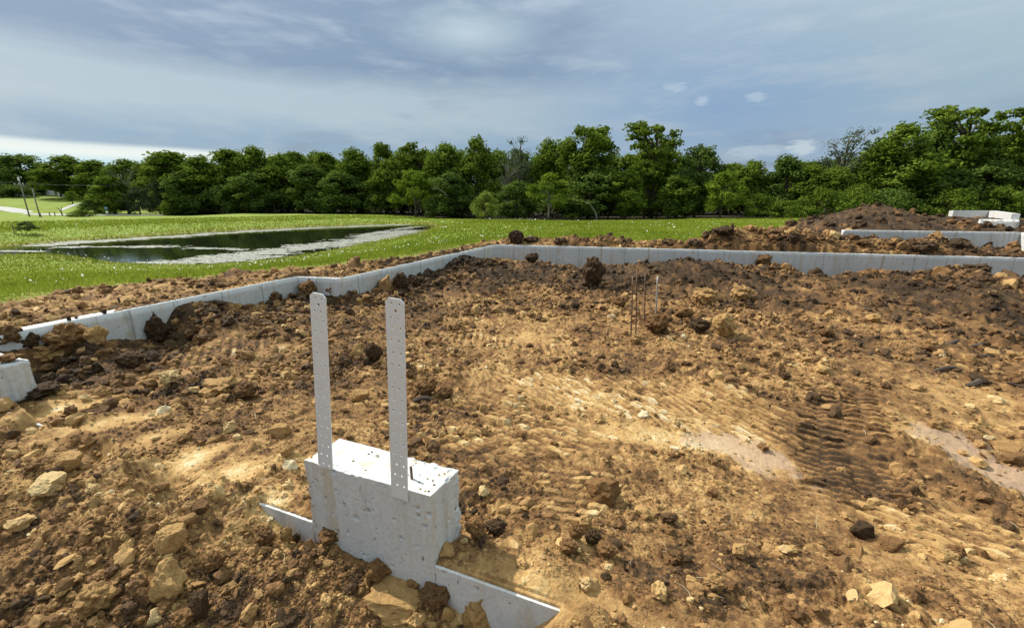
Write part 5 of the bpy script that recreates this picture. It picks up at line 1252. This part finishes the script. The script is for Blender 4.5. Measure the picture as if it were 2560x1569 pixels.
# ------------------------------------------------------------------ grass and flowers
def build_grass():
    n = 330000; r_ = np.random.default_rng(5)
    a = np.radians(r_.uniform(-58, 58, n)); r = 3.5 * (85 / 3.5) ** r_.random(n) ** 0.92; x, y = r * np.sin(a), r * np.cos(a)
    z, zone = smooth_height(x, y); sd = soil_mask(x, y, zone); ip = inside(POND, x, y); dp = dist_line(POND, x, y, True)
    edge = np.clip((-sd) / 0.9, 0, 1)
    ok = (zone == 0) & (sd < 0.12) & ~ip & (r_.random(n) < .12 + .88 * edge)
    ok &= wood_edge(x, y) < 0.5
    x, y, z, r, sd, dp, edge = (q[ok] for q in (x, y, z, r, sd, dp, edge)); n = len(x)
    patch = fbm(x * .5, y * .5, 401, 3); p2 = fbm(x * 2.2, y * 2.2, 402, 3)
    reed = np.clip(1 - dp / 1.4, 0, 1) * np.where(y > 28, 1.0, 0.15)
    h = np.where((dp < 5) & (y < 40), .6, 1.0) * (.055 + .05 * r_.random(n) + .05 * np.clip(p2, 0, 1)) * (.45 + .55 * edge) * (1 + .5 * sstep(r, 12, 40)) * (1 + 2.0 * reed)
    w = (.006 + .0022 * r) * (.6 + .8 * r_.random(n)); th = r_.uniform(0, 6.283, n); lean = r_.normal(0, .45, (n, 2)) * h[:, None]
    ct, st = np.cos(th) * w / 2, np.sin(th) * w / 2
    V = np.zeros((n, 3, 3)); V[:, 0] = np.c_[x - ct, y - st, z - .02]; V[:, 1] = np.c_[x + ct, y + st, z - .02]; V[:, 2] = np.c_[x + lean[:, 0], y + lean[:, 1], z + h]
    o = mesh_obj('grass', V.reshape(-1, 3), np.arange(n * 3).reshape(-1, 3), M['blades'])
    t = .42 + .22 * fbm(x * .16, y * .16, 404, 2) + .20 * patch + .2 * p2 + r_.normal(0, .12, n) + .5 * (1 - edge) * r_.random(n) + .30 * reed + .08 * sstep(x, 2, 12)
    attr(o, 'tone', np.repeat(np.clip(t, 0, 1), 3)); tag(o, 'short bright green meadow grass round the pond and site', 'grass', kind='stuff')
    # white clover and daisies
    n = 60000; a = np.radians(r_.uniform(-58, 58, n)); r = 4.5 * (70 / 4.5) ** r_.random(n); x, y = r * np.sin(a), r * np.cos(a)
    z, zone = smooth_height(x, y); sd = soil_mask(x, y, zone); ip = inside(POND, x, y); dp = dist_line(POND, x, y, True)
    u, v, dep = project(x, y, z)
    shore = np.exp(-(dp - .3) ** 2 / .5) * (y < 40) ; cl = sstep(fbm(x * .55, y * .55, 411, 3), .02, .45); c2 = sstep(fbm(x * .3, y * .3, 412, 2), -.05, .35)
    meadow = np.exp(-((x + 10) / 7) ** 2) * np.exp(-((y - 11.5) / 6) ** 2); dam = np.exp(-((x + 4.5) / 5) ** 2 - ((y - 22) / 9) ** 2); right = np.exp(-((x - 14) / 9) ** 2 - ((y - 30) / 12) ** 2)
    bank = np.exp(-((y - 47) / 9) ** 2) * (x < 3) * .5
    pr = .9 * shore * (.3 + .7 * c2) + 1.2 * meadow * cl + .9 * dam * cl + .8 * right * (.15 + cl) + bank * c2 + .03 * cl
    ok = (zone == 0) & (sd < -.9) & ~ip & (r_.random(n) < .34 * pr * (.15 + 1.5 * sstep(fbm(x * 1.6, y * 1.6, 413, 3), -.05, .45))); x, y, z, r = x[ok], y[ok], z[ok], r[ok]; n = len(x)
    s = (.0070 + .0007 * r) * (.6 + .8 * r_.random(n)); hh = .10 + .10 * r_.random(n) + .06 * sstep(r, 12, 40)
    K = 6; ang = np.arange(K) * 2 * math.pi / K; V = np.zeros((n, K + 1, 3)); V[:, 0] = np.c_[x, y, z + hh + s * .5]
    tl = r_.normal(0, .5, (n, 2))
    for k in range(K):
        dx, dy = s * math.cos(ang[k]), s * math.sin(ang[k]); V[:, k + 1] = np.c_[x + dx, y + dy, z + hh + dx * tl[:, 0] + dy * tl[:, 1]]
    f = np.array([(0, k + 1, (k + 1) % K + 1) for k in range(K)]); Fc = (f[None] + (np.arange(n) * (K + 1))[:, None, None]).reshape(-1, 3)
    o = mesh_obj('white_wildflowers', V.reshape(-1, 3), Fc, M['flower']); tag(o, 'drifts of small white wildflowers in the meadow and along the pond shore', 'wildflowers', kind='stuff')
build_grass()

# ------------------------------------------------------------------ trees
def tree_meshes(seed, Wd, Ht, base, lobes, leaves, leaf, lobe_r, spread=1.0, limbs=9, flat=1.0, conifer=False, top=1.0):
    """trunk+limbs mesh and crown mesh of one tree, in metres; the crown is leaf-sized faces gathered in clumps round the limb ends"""
    r_ = np.random.default_rng(seed); m = MB()
    bend = r_.normal(0, .02, 2) * Ht; tk = Ht * .016 + .04
    def axis(t): return np.array((bend[0] * t * t, bend[1] * t * t, Ht * t))
    m.tube([axis(t) - np.array((0, 0, .3 if t == 0 else 0)) for t in np.linspace(0, .86, 8)], [tk * (1.25 if t == 0 else 1 - .85 * t) for t in np.linspace(0, .86, 8)], 7)
    C = []
    for k in range(lobes):
        if conifer:
            t = base + (1 - base) * (k / lobes); rr = Wd / 2 * (1 - (t - base) / (1 - base)) ** .9; a = k * 2.4; rad = lobe_r * (1.15 - .8 * t)
            C.append((axis(t) + np.array((math.cos(a) * rr * .6, math.sin(a) * rr * .6, -.1)), np.array((rad, rad, rad * .6))))
        else:
            t = r_.random(); hz = base + (top - base) * t; prof = math.sin(math.pi * min(1, .14 + .86 * t) ** .8) ** .6 if spread <= 1 else (.35 + .65 * t ** .8) * (1 if t < .85 else .8)
            a = r_.uniform(0, 6.283); rho = Wd / 2 * prof * (.25 + .75 * math.sqrt(r_.random())) * .85; rad = lobe_r * r_.uniform(.6, 1.25)
            C.append((axis(hz * .93) * np.array((1, 1, 1)) + np.array((math.cos(a) * rho, math.sin(a) * rho, 0)), np.array((rad, rad, rad * .9 * flat))))
    for k, (c, rad) in enumerate(C):
        if k < limbs or (not conifer and k % 3 == 0):
            t0 = max(.12, min(.75, (c[2] / Ht) - r_.uniform(.12, .3))); p0 = axis(t0); mid = p0 * .45 + c * .55 + np.array((0, 0, .04 * Ht)) * r_.uniform(-.3, 1)
            m.tube([p0, mid, c + np.array((0, 0, rad[2] * .3))], [tk * .42, tk * .26, tk * .08], 5)
    per = np.maximum(20, (leaves * np.array([c[1][0] ** 2 for c in C]) / sum(c[1][0] ** 2 for c in C))).astype(int)
    cs = []; tn = []; nrm = []
    for (c, rad), n in zip(C, per):
        d = r_.normal(size=(n, 3)); d /= np.linalg.norm(d, axis=1)[:, None]; q = r_.random(n) ** .42
        sub = r_.normal(size=(7, 3)); sub /= np.linalg.norm(sub, axis=1)[:, None]; near = (d @ sub.T).max(1)            # leaf sprays: lumps on the clump
        P = c + d * (q * (.50 + .72 * near ** 4))[:, None] * rad
        cs.append(P); tn.append(np.clip(.22 + .4 * r_.random(n) + .30 * r_.normal(), 0, 1)); nrm.append(d)
    P = np.vstack(cs); tn = np.concatenate(tn); nr = np.vstack(nrm) * .7 + r_.normal(0, .55, P.shape) + np.array((0, 0, .35)); nr /= np.linalg.norm(nr, axis=1)[:, None]; n = len(P)
    k = P[:, 2] > .35; P, tn, nr = P[k], tn[k], nr[k]; n = len(P)
    up = r_.normal(size=(n, 3)); a = np.cross(nr, up); a /= np.linalg.norm(a, axis=1)[:, None]; b = np.cross(nr, a); s = leaf * r_.uniform(.6, 1.4, n)[:, None]
    V = np.stack([P - a * s, P - b * s * .55 + nr * s * .18, P + a * s, P + b * s * .55 + nr * s * .18], 1).reshape(-1, 3); F4 = np.arange(n * 4).reshape(-1, 4)
    return m, V, F4, np.repeat(tn, 4)
KIND = {}
def kind(name, leafm, barkm, **kw):
    m, V, F4, tn = tree_meshes(**kw); t = m.build('trunk', M[barkm], None, True); c = mesh_obj('crown', V, F4, M[leafm]); attr(c, 'tone', tn)
    KIND[name] = (t.data, c.data, kw['Wd'], kw['Ht']); bpy.data.objects.remove(t); bpy.data.objects.remove(c)
kind('round', 'leaf', 'bark', seed=1, Wd=9, Ht=14, base=.16, lobes=62, leaves=9500, leaf=.27, lobe_r=1.5)
kind('oval', 'leaf', 'bark', seed=2, Wd=7, Ht=14, base=.12, lobes=56, leaves=8500, leaf=.27, lobe_r=1.5)
kind('tall', 'leaf', 'bark', seed=3, Wd=10, Ht=16, base=.30, lobes=44, leaves=9000, leaf=.27, lobe_r=1.55, spread=1.4, limbs=16, flat=.8)
kind('open', 'leaf', 'bark', seed=4, Wd=10, Ht=17, base=.36, lobes=40, leaves=6500, leaf=.27, lobe_r=1.35, spread=1.4, limbs=30, flat=.75)
kind('dark', 'leaf_dark', 'bark', seed=5, Wd=11, Ht=14, base=.14, lobes=66, leaves=9500, leaf=.27, lobe_r=1.65)
kind('darkoval', 'leaf_dark', 'bark', seed=6, Wd=8, Ht=14, base=.10, lobes=60, leaves=8500, leaf=.27, lobe_r=1.4)
kind('airy', 'leaf_grey', 'pale_bark', seed=7, Wd=8, Ht=15, base=.30, lobes=40, leaves=2600, leaf=.16, lobe_r=1.3, spread=1.3, limbs=40, flat=.8)
kind('light', 'leaf_light', 'bark', seed=8, Wd=7, Ht=9, base=.16, lobes=36, leaves=6000, leaf=.17, lobe_r=1.15)
kind('maple', 'leaf_light', 'pale_bark', seed=9, Wd=8, Ht=10, base=.34, lobes=30, leaves=5200, leaf=.18, lobe_r=1.2, flat=.6)
kind('willow', 'leaf_grey', 'bark', seed=10, Wd=8, Ht=9, base=.14, lobes=34, leaves=6500, leaf=.17, lobe_r=1.3)
kind('spruce', 'leaf_dark', 'bark', seed=11, Wd=6, Ht=8, base=.10, lobes=70, leaves=8000, leaf=.15, lobe_r=1.0, conifer=True, limbs=0)
kind('shrub', 'leaf', 'bark', seed=12, Wd=7, Ht=4.5, base=.12, lobes=26, leaves=4200, leaf=.16, lobe_r=1.15)
kind('darkshrub', 'leaf_dark', 'bark', seed=13, Wd=7, Ht=4.5, base=.10, lobes=26, leaves=4200, leaf=.17, lobe_r=1.2)
M['leaf_bush'] = mat_leaf('leaf_bush', (0.16, 0.21, 0.035), (0.30, 0.36, 0.07), (0.22, 0.28, 0.05))
kind('ballbush', 'leaf_bush', 'bark', seed=14, Wd=3.4, Ht=3.4, base=.22, lobes=40, leaves=6500, leaf=.075, lobe_r=.62)
kind('bare', 'leaf_grey', 'pale_bark', seed=15, Wd=8, Ht=13, base=.34, lobes=44, leaves=900, leaf=.13, lobe_r=1.1, spread=1.3, limbs=44)

def plant_tree(kd, u, vtop, hw, y, label, name='tree', cat='tree', group=None, rz=None, dz=0.0):
    p = at_y(u, 540, y); x = p[0]; z = ZOUT(np.array([x]), np.array([float(y)]))[0]
    zt = z_for(y, vtop); dep = math.cos(TH) * y - math.sin(TH) * (z - CH); td, cd, W, H = KIND[kd]
    sx = 2 * hw * dep / F / W * (1.22 if name == 'tree' and kd in ('round', 'oval', 'dark', 'darkoval') else 1.05); sz = (zt - z) / (H * .985)
    o = empty(name, (x, y, z), label, cat, group, random.uniform(0, 6.28) if rz is None else rz); o.scale = (sx, sx, sz)
    for nm, d in (('trunk', td), ('crown', cd)):
        c = bpy.data.objects.new(nm, d); link(c); c.parent = o
    return o
TREES = [
 ('dark', 15, 397, 55, 150, 'dark tree at the left edge behind the brown-roofed house'),
 ('dark', 85, 384, 66, 142, 'big dark round oak left of the sky gap, above the brown roof'),
 ('darkoval', 155, 420, 36, 138, 'dark slim tree between the big oak and the leafy green tree'),
 ('round', 200, 391, 60, 128, 'leafy mid-green tree above the white sheds'),
 ('round', 262, 402, 46, 126, 'mid-green tree right of the one above the sheds'),
 ('darkoval', 235, 420, 44, 132, 'dark tree behind the spruce'),
 ('round', 340, 400, 48, 122, 'green tree behind the bare grey-limbed tree'),
 ('darkoval', 395, 402, 40, 120, 'dark green tree behind the willowy trees, left end of the wood'),
 ('spruce', 250, 462, 46, 100, 'dark broad spruce beside the road at the left'),
 ('oval', 290, 440, 36, 96, 'slender leaning green tree right of the spruce'),
 ('bare', 325, 420, 44, 98, 'grey-limbed nearly bare tree among green ones at the left'),
 ('willow', 352, 466, 34, 96, 'low grey-green bushy tree under the bare grey one'),
 ('willow', 402, 448, 36, 97, 'grey-green willowy tree with a forked trunk at the wood end'),
 ('oval', 447, 379, 58, 102, 'feathery-topped green tree, first tall one of the wood'),
 ('round', 520, 392, 60, 98, 'bright mid-green tree, second in the wood from the left'),
 ('darkoval', 480, 430, 44, 95, 'darker green tree in front of the second tall one'),
 ('oval', 598, 374, 52, 101, 'tree with a pointed double top left of the pond middle'),
 ('round', 655, 369, 50, 100, 'rounded dark-topped tree behind the pond, left'),
 ('darkoval', 640, 430, 52, 94, 'dark tree hanging low behind the pond'),
 ('round', 720, 388, 52, 98, 'green round tree behind the left strap'),
 ('oval', 755, 379, 34, 102, 'thin-topped tree rising behind its neighbours, above the pond middle'),
 ('darkoval', 790, 410, 52, 93, 'dark hanging tree above the left strap'),
 ('oval', 828, 381, 36, 99, 'forked-top tree left of the peaked one'),
 ('round', 900, 374, 52, 94, 'peaked mid-green tree above the gap between the straps'),
 ('darkoval', 870, 430, 54, 89, 'dark low tree between the peaked tree and the pond'),
 ('oval', 968, 357, 32, 93, 'narrow tree with a small tufted top above the right strap'),
 ('round', 985, 400, 52, 88, 'green tree under the small tufted top'),
 ('tall', 1048, 345, 58, 89, 'olive dome-topped tree right of the tufted one'),
 ('light', 1040, 425, 56, 76, 'bright leafy tree at the wood edge behind the pond end'),
 ('round', 1120, 362, 56, 84, 'green tree between the olive dome and the flat-topped one'),
 ('darkoval', 1130, 430, 50, 76, 'dark tree with a fallen branch behind the dam'),
 ('round', 1196, 345, 48, 82, 'green flat-topped tree above the ball-shaped bush'),
 ('airy', 1300, 340, 44, 80, 'airy thin-leaved tree with sky showing through, left of the tallest pair'),
 ('bare', 1268, 395, 36, 76, 'greyish half-dead tree below the airy one'),
 ('round', 1372, 352, 48, 80, 'green tree filling the space left of the tallest pair'),
 ('darkoval', 1290, 450, 42, 68, 'small dark tree right of the ball-shaped bush'),
 ('tall', 1470, 300, 84, 72, 'tall spreading tree, left of the tallest pair'),
 ('open', 1628, 301, 74, 71, 'tall open-crowned tree, right of the tallest pair'),
 ('maple', 1372, 433, 58, 63, 'yellow-green young tree with a bare pale trunk at the wood edge'),
 ('light', 1610, 364, 60, 74, 'light green tree below the open-crowned tall one'),
 ('oval', 1562, 425, 40, 66, 'slim green tree with a straight trunk below the tallest pair'),
 ('darkoval', 1470, 420, 60, 68, 'dark tree in the shade under the tall spreading one'),
 ('dark', 1735, 358, 62, 69, 'dark tree with a pointed top right of the tallest pair'),
 ('light', 1800, 428, 54, 62, 'bright green bushy tree reaching the ground right of the pointed dark one'),
 ('oval', 1690, 440, 40, 66, 'green tree left of the bright bushy one'),
 ('round', 1868, 404, 50, 72, 'green tree filling the low dip in the tree line'),
 ('oval', 1815, 408, 36, 78, 'tree behind the bright bushy one'),
 ('darkoval', 1955, 383, 48, 69, 'dark domed tree left of the half-bare one'),
 ('round', 2010, 415, 42, 67, 'green tree in front of the half-bare one, left side'),
 ('airy', 2085, 310, 66, 70, 'half-bare tree with twisted twigs against the sky'),
 ('round', 2075, 418, 50, 66, 'leafy green tree under the half-bare one'),
 ('round', 2215, 312, 72, 66, 'dense sunlit green tree left of the tall pair at the right'),
 ('darkoval', 2290, 300, 46, 69, 'dark tree between the sunlit one and the tall trees at the right'),
 ('open', 2372, 256, 86, 67, 'tall tree at the right with sky showing through its limbs'),
 ('open', 2535, 240, 78, 65, 'tallest tree, at the right edge'),
 ('darkoval', 2440, 400, 60, 64, 'dark tree between the two tallest at the right edge'),
 ('dark', 2340, 420, 70, 64, 'dark leafy tree below the tall one, above the soil heap'),
 ('dark', 2550, 410, 60, 62, 'dark tree under the tallest at the right edge'),
]
for t in TREES: plant_tree(*t)
SHRUBS = [('ballbush', 1214, 484, 36, 41, 'round yellow-green bush standing alone on the dam'), ('shrub', 1960, 505, 60, 61, 'low leafy shrub at the wood edge, left of the soil heap'), ('shrub', 2060, 478, 70, 60, 'broad green shrub at the wood edge beside the soil heap'),
 ('shrub', 2130, 470, 50, 61, 'green shrub above the left end of the soil heap'), ('darkshrub', 2220, 478, 66, 60, 'dark shrub behind the middle of the soil heap'), ('shrub', 2380, 478, 66, 59, 'green shrub above the right side of the soil heap'), ('shrub', 2490, 472, 60, 59, 'green shrub above the white-topped wall'),
 ('darkshrub', 2560, 480, 54, 58, 'dark shrub at the right edge above the low wall'), ('shrub', 1900, 490, 44, 63, 'green shrub at the foot of the low dip'), ('darkshrub', 1710, 480, 56, 66, 'dark shrub at the foot of the pointed dark tree'), ('darkshrub', 1110, 490, 50, 74, 'dark brushy shrub behind the dam'),
 ('willow', 60, 553, 22, 33.5, 'small scrubby bush on the far pond bank at the left'), ('darkshrub', 20, 462, 60, 128, 'grey-green hedge in front of the brown-roofed house'), ('darkshrub', 62, 468, 40, 126, 'dark shrub right of the hedge by the house'), ('light', 190, 478, 17, 112, 'small young tree on the far lawn'),
 ('shrub', 205, 527, 34, 84, 'grassy shrub mound beside the road'), ('shrub', 440, 495, 36, 94, 'green shrub at the left end of the wood edge'), ('darkshrub', 560, 470, 60, 94, 'dark underbrush below the wood, left of the pond'), ('darkshrub', 690, 480, 60, 94, 'dark underbrush below the wood behind the pond, left'),
 ('darkshrub', 830, 482, 60, 90, 'dark underbrush behind the pond middle'), ('darkshrub', 950, 485, 56, 88, 'dark underbrush behind the pond end'), ('darkshrub', 1390, 490, 60, 70, 'dark underbrush behind the yellow-green young tree'), ('darkshrub', 1520, 495, 60, 72, 'dark underbrush under the tall spreading tree'), ('darkshrub', 1620, 495, 50, 72, 'dark underbrush under the open-crowned tall tree')]
for k, u, vt, hw, y, lab in SHRUBS: plant_tree(k, u, vt, hw, y, lab, 'shrub', 'shrub')
u = 420
while u < 2700:                                                    # the wood goes on behind its front row
    yb = np.interp(u, [420, 900, 1300, 2700], [116, 106, 90, 80]) + random.uniform(0, 8); vt = np.interp(u, [420, 900, 1200, 1450, 1650, 1800, 1950, 2200, 2700], [396, 386, 374, 370, 376, 424, 420, 350, 325]) + random.uniform(-5, 16)
    plant_tree(random.choice(('darkoval', 'dark', 'round', 'oval')), u, vt, random.uniform(44, 62), yb, 'tree of the rear rows, mostly hidden behind the front of the wood', group='trees deeper in the wood'); u += random.uniform(42, 58)
u = 420
while u < 2700:
    yb = np.interp(u, [420, 900, 1300, 2700], [108, 98, 84, 74]) + random.uniform(0, 4)
    plant_tree('darkshrub', u, 470 + random.uniform(-12, 20), random.uniform(44, 60), yb, 'shady underbrush between the trunks deeper in the wood', 'shrub', 'shrub', group='underbrush deeper in the wood'); u += random.uniform(60, 80)

def pale_branch(pts, y, rad, lab):
    m = MB(); P = [at_y(u, v, y + dy) for u, v, dy in pts]; n = len(P); m.tube([tuple(p) for p in P], [rad * (1 - .7 * k / (n - 1)) for k in range(n)], 6)
    tag(m.build('bare_branch', M['pale_bark'], None, True), lab, 'branch')
pale_branch(((1492, 556, 0), (1491, 540, 0), (1486, 525, .2), (1477, 512, .3), (1462, 504, .6)), 60.5, .10, 'pale bent bare trunk arching out of the wood edge below the tall spreading tree')
pale_branch(((1118, 490, 0), (1106, 478, -.3), (1092, 470, -.5), (1080, 472, -.8)), 71.5, .12, 'pale dead limb slanting down in the dark wood behind the dam')

# ------------------------------------------------------------------ far left: road, poles, house
def ribbon(name, pts, w, mat, lift=.05):
    P = [np.array(p) for p in pts]; V = []; Fc = []
    Q = []
    for a, b in zip(P[:-1], P[1:]):
        for k in range(8): Q.append(a + (b - a) * k / 8)
    Q.append(P[-1])
    for i, q in enumerate(Q):
        d = Q[min(i + 1, len(Q) - 1)] - Q[max(i - 1, 0)]; d = d[:2] / np.linalg.norm(d[:2]); n = np.array((-d[1], d[0])) * w / 2
        for s in (-1, -.33, .33, 1):
            x, y = q[0] + n[0] * s, q[1] + n[1] * s; V.append((x, y, gz(x, y)[0] + lift + (.05 if abs(s) < .5 else 0)))
    for i in range(len(Q) - 1):
        for k in range(3): Fc.append((i * 4 + k, i * 4 + k + 1, i * 4 + k + 5, i * 4 + k + 4))
    o = mesh_obj(name, V, Fc, M[mat], None, True); return tag(o, kind='structure')
ribbon('road', [at_y(u, v, y)[:2] for u, v, y in ((-200, 512, 106), (-80, 516, 103), (0, 525, 100), (60, 533, 97), (120, 539, 95), (180, 541, 93), (245, 538, 91), (320, 540, 92), (420, 542, 94), (520, 541, 97))], 3.6, 'road', .10)
ribbon('driveway', [at_y(u, v, y)[:2] for u, v, y in ((150, 525, 101), (180, 521, 106), (212, 517, 112))], 1.1, 'road', .12)
def pole(b, t, y, rad, lab, arm=False):
    p = at_y(b[0], b[1], y); zt = z_for(y, t[1]); g = gz(p[0], p[1])[0]; root = empty('utility_pole', (p[0], p[1], g), lab, 'utility pole')
    m = MB(); m.tube([(0, 0, -.5), (0, 0, (zt - g) * .5), (.05, 0, zt - g)], [rad, rad * .9, rad * .75], 10); m.build('shaft', M['wood'], root, True)
    if arm:
        m = MB(); m.box((0, -.25, zt - g - 1.6), (1.9, .12, .14)); m.build('crossarm', M['wood'], root)
        for s in (-.8, 0, .8):
            m = MB(); m.tube([(s, -.25, zt - g - 1.53), (s, -.25, zt - g - 1.3)], [.07, .045], 8); m.build('insulator', M['white'], root)
        m = MB(); m.tube([(.22, -.3, zt - g - .9), (.22, -.3, zt - g - .25)], [.12, .12], 8); m.build('fuse_holder', M['white'], root)
    return np.array((p[0], p[1], zt))
pa = pole((75, 546), (42, 440), 85, .12, 'taller weathered power pole with a small crossarm at the far left', True)
pole((101, 546), (74, 470), 84, .11, 'shorter bare pole right of the power pole')
b = at_y(101, 546, 83); m = MB(); g = gz(b[0], b[1])[0]; m.tube([(b[0] + .35, b[1], g - .2), (b[0] + .1, b[1], g + .9)], .09, 8); tag(m.build('fence_post', M['wood']), 'short stub post leaning at the foot of the shorter pole', 'post')
wl = at_y(-120, 452, 86); wr = at_y(300, 463, 96); zt = z_for(85, 457)
m = MB(); m.tube([wl, at_y(-40, 455.5, 85.6), (pa[0], 85, zt), at_y(120, 461.5, 89), at_y(200, 463.5, 92.5), wr], .035, 5); tag(m.build('power_line', M['wire']), 'thin power line crossing in front of the far trees', 'cable')
m = MB(); p = at_y(42, 601, 33); g = gz(p[0], p[1])[0]; m.tube([(p[0], p[1], g - .2), (p[0] - .03, p[1], g + .75)], .03, 8); tag(m.build('wooden_stake', M['wood']), 'thin stake in the grass beside the scrubby bush', 'stake')

def build_house():
    p = at_y(54, 488, 134); z = gz(p[0], p[1])[0]; root = empty('house', (p[0], p[1], z), 'low house with a brown hipped roof behind hedges at the far left', 'house')
    ze = z_for(134, 470) - z; zr = z_for(134, 459.5) - z; W = 66 * 134 / F; Dp = 7.0
    m = MB(); m.box((0, Dp / 2, ze / 2), (W, Dp, ze)); m.build('wall', M['siding'], root)
    a = W / 2 + .5; vs = [(-a, -.5, ze + .003), (a, -.5, ze + .003), (a, Dp + .5, ze + .003), (-a, Dp + .5, ze + .003), (-a + 3.2, Dp / 2, zr), (a - 3.2, Dp / 2, zr)]
    mesh_obj('roof', vs, [(0, 1, 5, 4), (1, 2, 5), (2, 3, 4, 5), (3, 0, 4), (3, 2, 1, 0)], M['roof'], root)
    for x in (-W * .3, 0, W * .3):
        m = MB(); m.box((x, -.04, ze * .55), (1.3, .08, 1.1)); f = m.build('window', M['white'], root); m = MB(); m.box((x, -.09, ze * .55), (1.1, .03, .9)); m.build('pane', M['glass'], f)
    p = at_y(116, 486, 136); z = gz(p[0], p[1])[0]; root = empty('garage_building', (p[0], p[1], z), 'grey outbuilding between the brown-roofed house and the white sheds', 'outbuilding')
    W = 54 * 136 / F; ze = z_for(136, 468) - z; zr = z_for(136, 460) - z
    m = MB(); m.box((0, 3, ze / 2), (W, 6, ze)); m.build('wall', M['siding'], root)
    vs = [(-W / 2 - .3, -.4, ze + .003), (W / 2 + .3, -.4, ze + .003), (W / 2 + .3, 6.4, ze + .003), (-W / 2 - .3, 6.4, ze + .003), (-W / 2 - .3, 3, zr), (W / 2 + .3, 3, zr)]
    mesh_obj('roof', vs, [(0, 1, 5, 4), (2, 3, 4, 5), (1, 2, 5), (3, 0, 4), (3, 2, 1, 0)], M['siding'], root)
    m = MB(); m.box((W * .2, -.05, 1.1), (2.6, .1, 2.1)); m.build('door', M['white'], root)
    for (u, v, w, vt, lab) in ((152, 485, 16, 472, 'small white shed with an open dark doorway on the lawn'), (176, 484, 10, 475, 'second white shed, right of the one with the doorway')):
        p = at_y(u, v, 131); z = gz(p[0], p[1])[0]; root = empty('shed', (p[0], p[1], z), lab, 'shed'); W = w * 131 / F; H = z_for(131, vt) - z
        m = MB(); m.box((0, 1, H * .38), (W, 2, H * .76)); m.build('wall', M['white'], root)
        vs = [(-W / 2 - .15, -.15, H * .76), (W / 2 + .15, -.15, H * .76), (W / 2 + .15, 2.15, H * .76), (-W / 2 - .15, 2.15, H * .76), (0, -.15, H), (0, 2.15, H)]
        mesh_obj('roof', vs, [(0, 4, 5, 3), (1, 2, 5, 4), (0, 1, 4), (2, 3, 5), (3, 2, 1, 0)], M['white'], root)
        m = MB(); m.box((0, -.03, H * .28), (W * .3, .06, H * .5)); m.build('door', M['glass'], root)
    # road sign by the spruce
    p = at_y(268, 535, 89); z = gz(p[0], p[1])[0]; root = empty('road_sign', (p[0], p[1], z), 'blue sign over a round pale disc on a post in front of the spruce', 'sign'); s = 89 / F
    m = MB(); m.tube([(0, .06, -.3), (0, .06, 1.75)], .04, 8); m.build('post', M['wood'], root, True)
    m = MB(); m.box((0, 0, 1.6), (8 * s, .03, 4 * s)); m.build('sign_board', M['blue'], root)
    m = MB(); m.tube([(.02, -.01, .75), (.02, .02, .75)], 3.3 * s, 20); m.build('sign_disc', M['white'], root)
    # bent dead branch and fence stubs by the road
    p = at_y(157, 541, 90); z = gz(p[0], p[1])[0]; m = MB(); m.tube([(p[0], p[1], z - .2), (p[0] - .1, p[1], z + .9), (p[0] - .5, p[1], z + 1.5), (p[0] - 1.1, p[1], z + 1.7)], [.12, .10, .07, .03], 6); m.tube([(p[0] - .1, p[1], z + .9), (p[0] + .25, p[1], z + 1.9)], [.08, .03], 6)
    tag(m.build('dead_branch', M['bark']), 'bent dead branch standing by the road', 'dead tree')
    for u, lab in ((126, 'left of two short fence posts by the road'), (139, 'right of two short fence posts by the road')):
        p = at_y(u, 543, 89); z = gz(p[0], p[1])[0]; m = MB(); m.tube([(p[0], p[1], z - .2), (p[0], p[1], z + .8)], .08, 8); tag(m.build('fence_post', M['bark']), lab, 'post')
build_house()
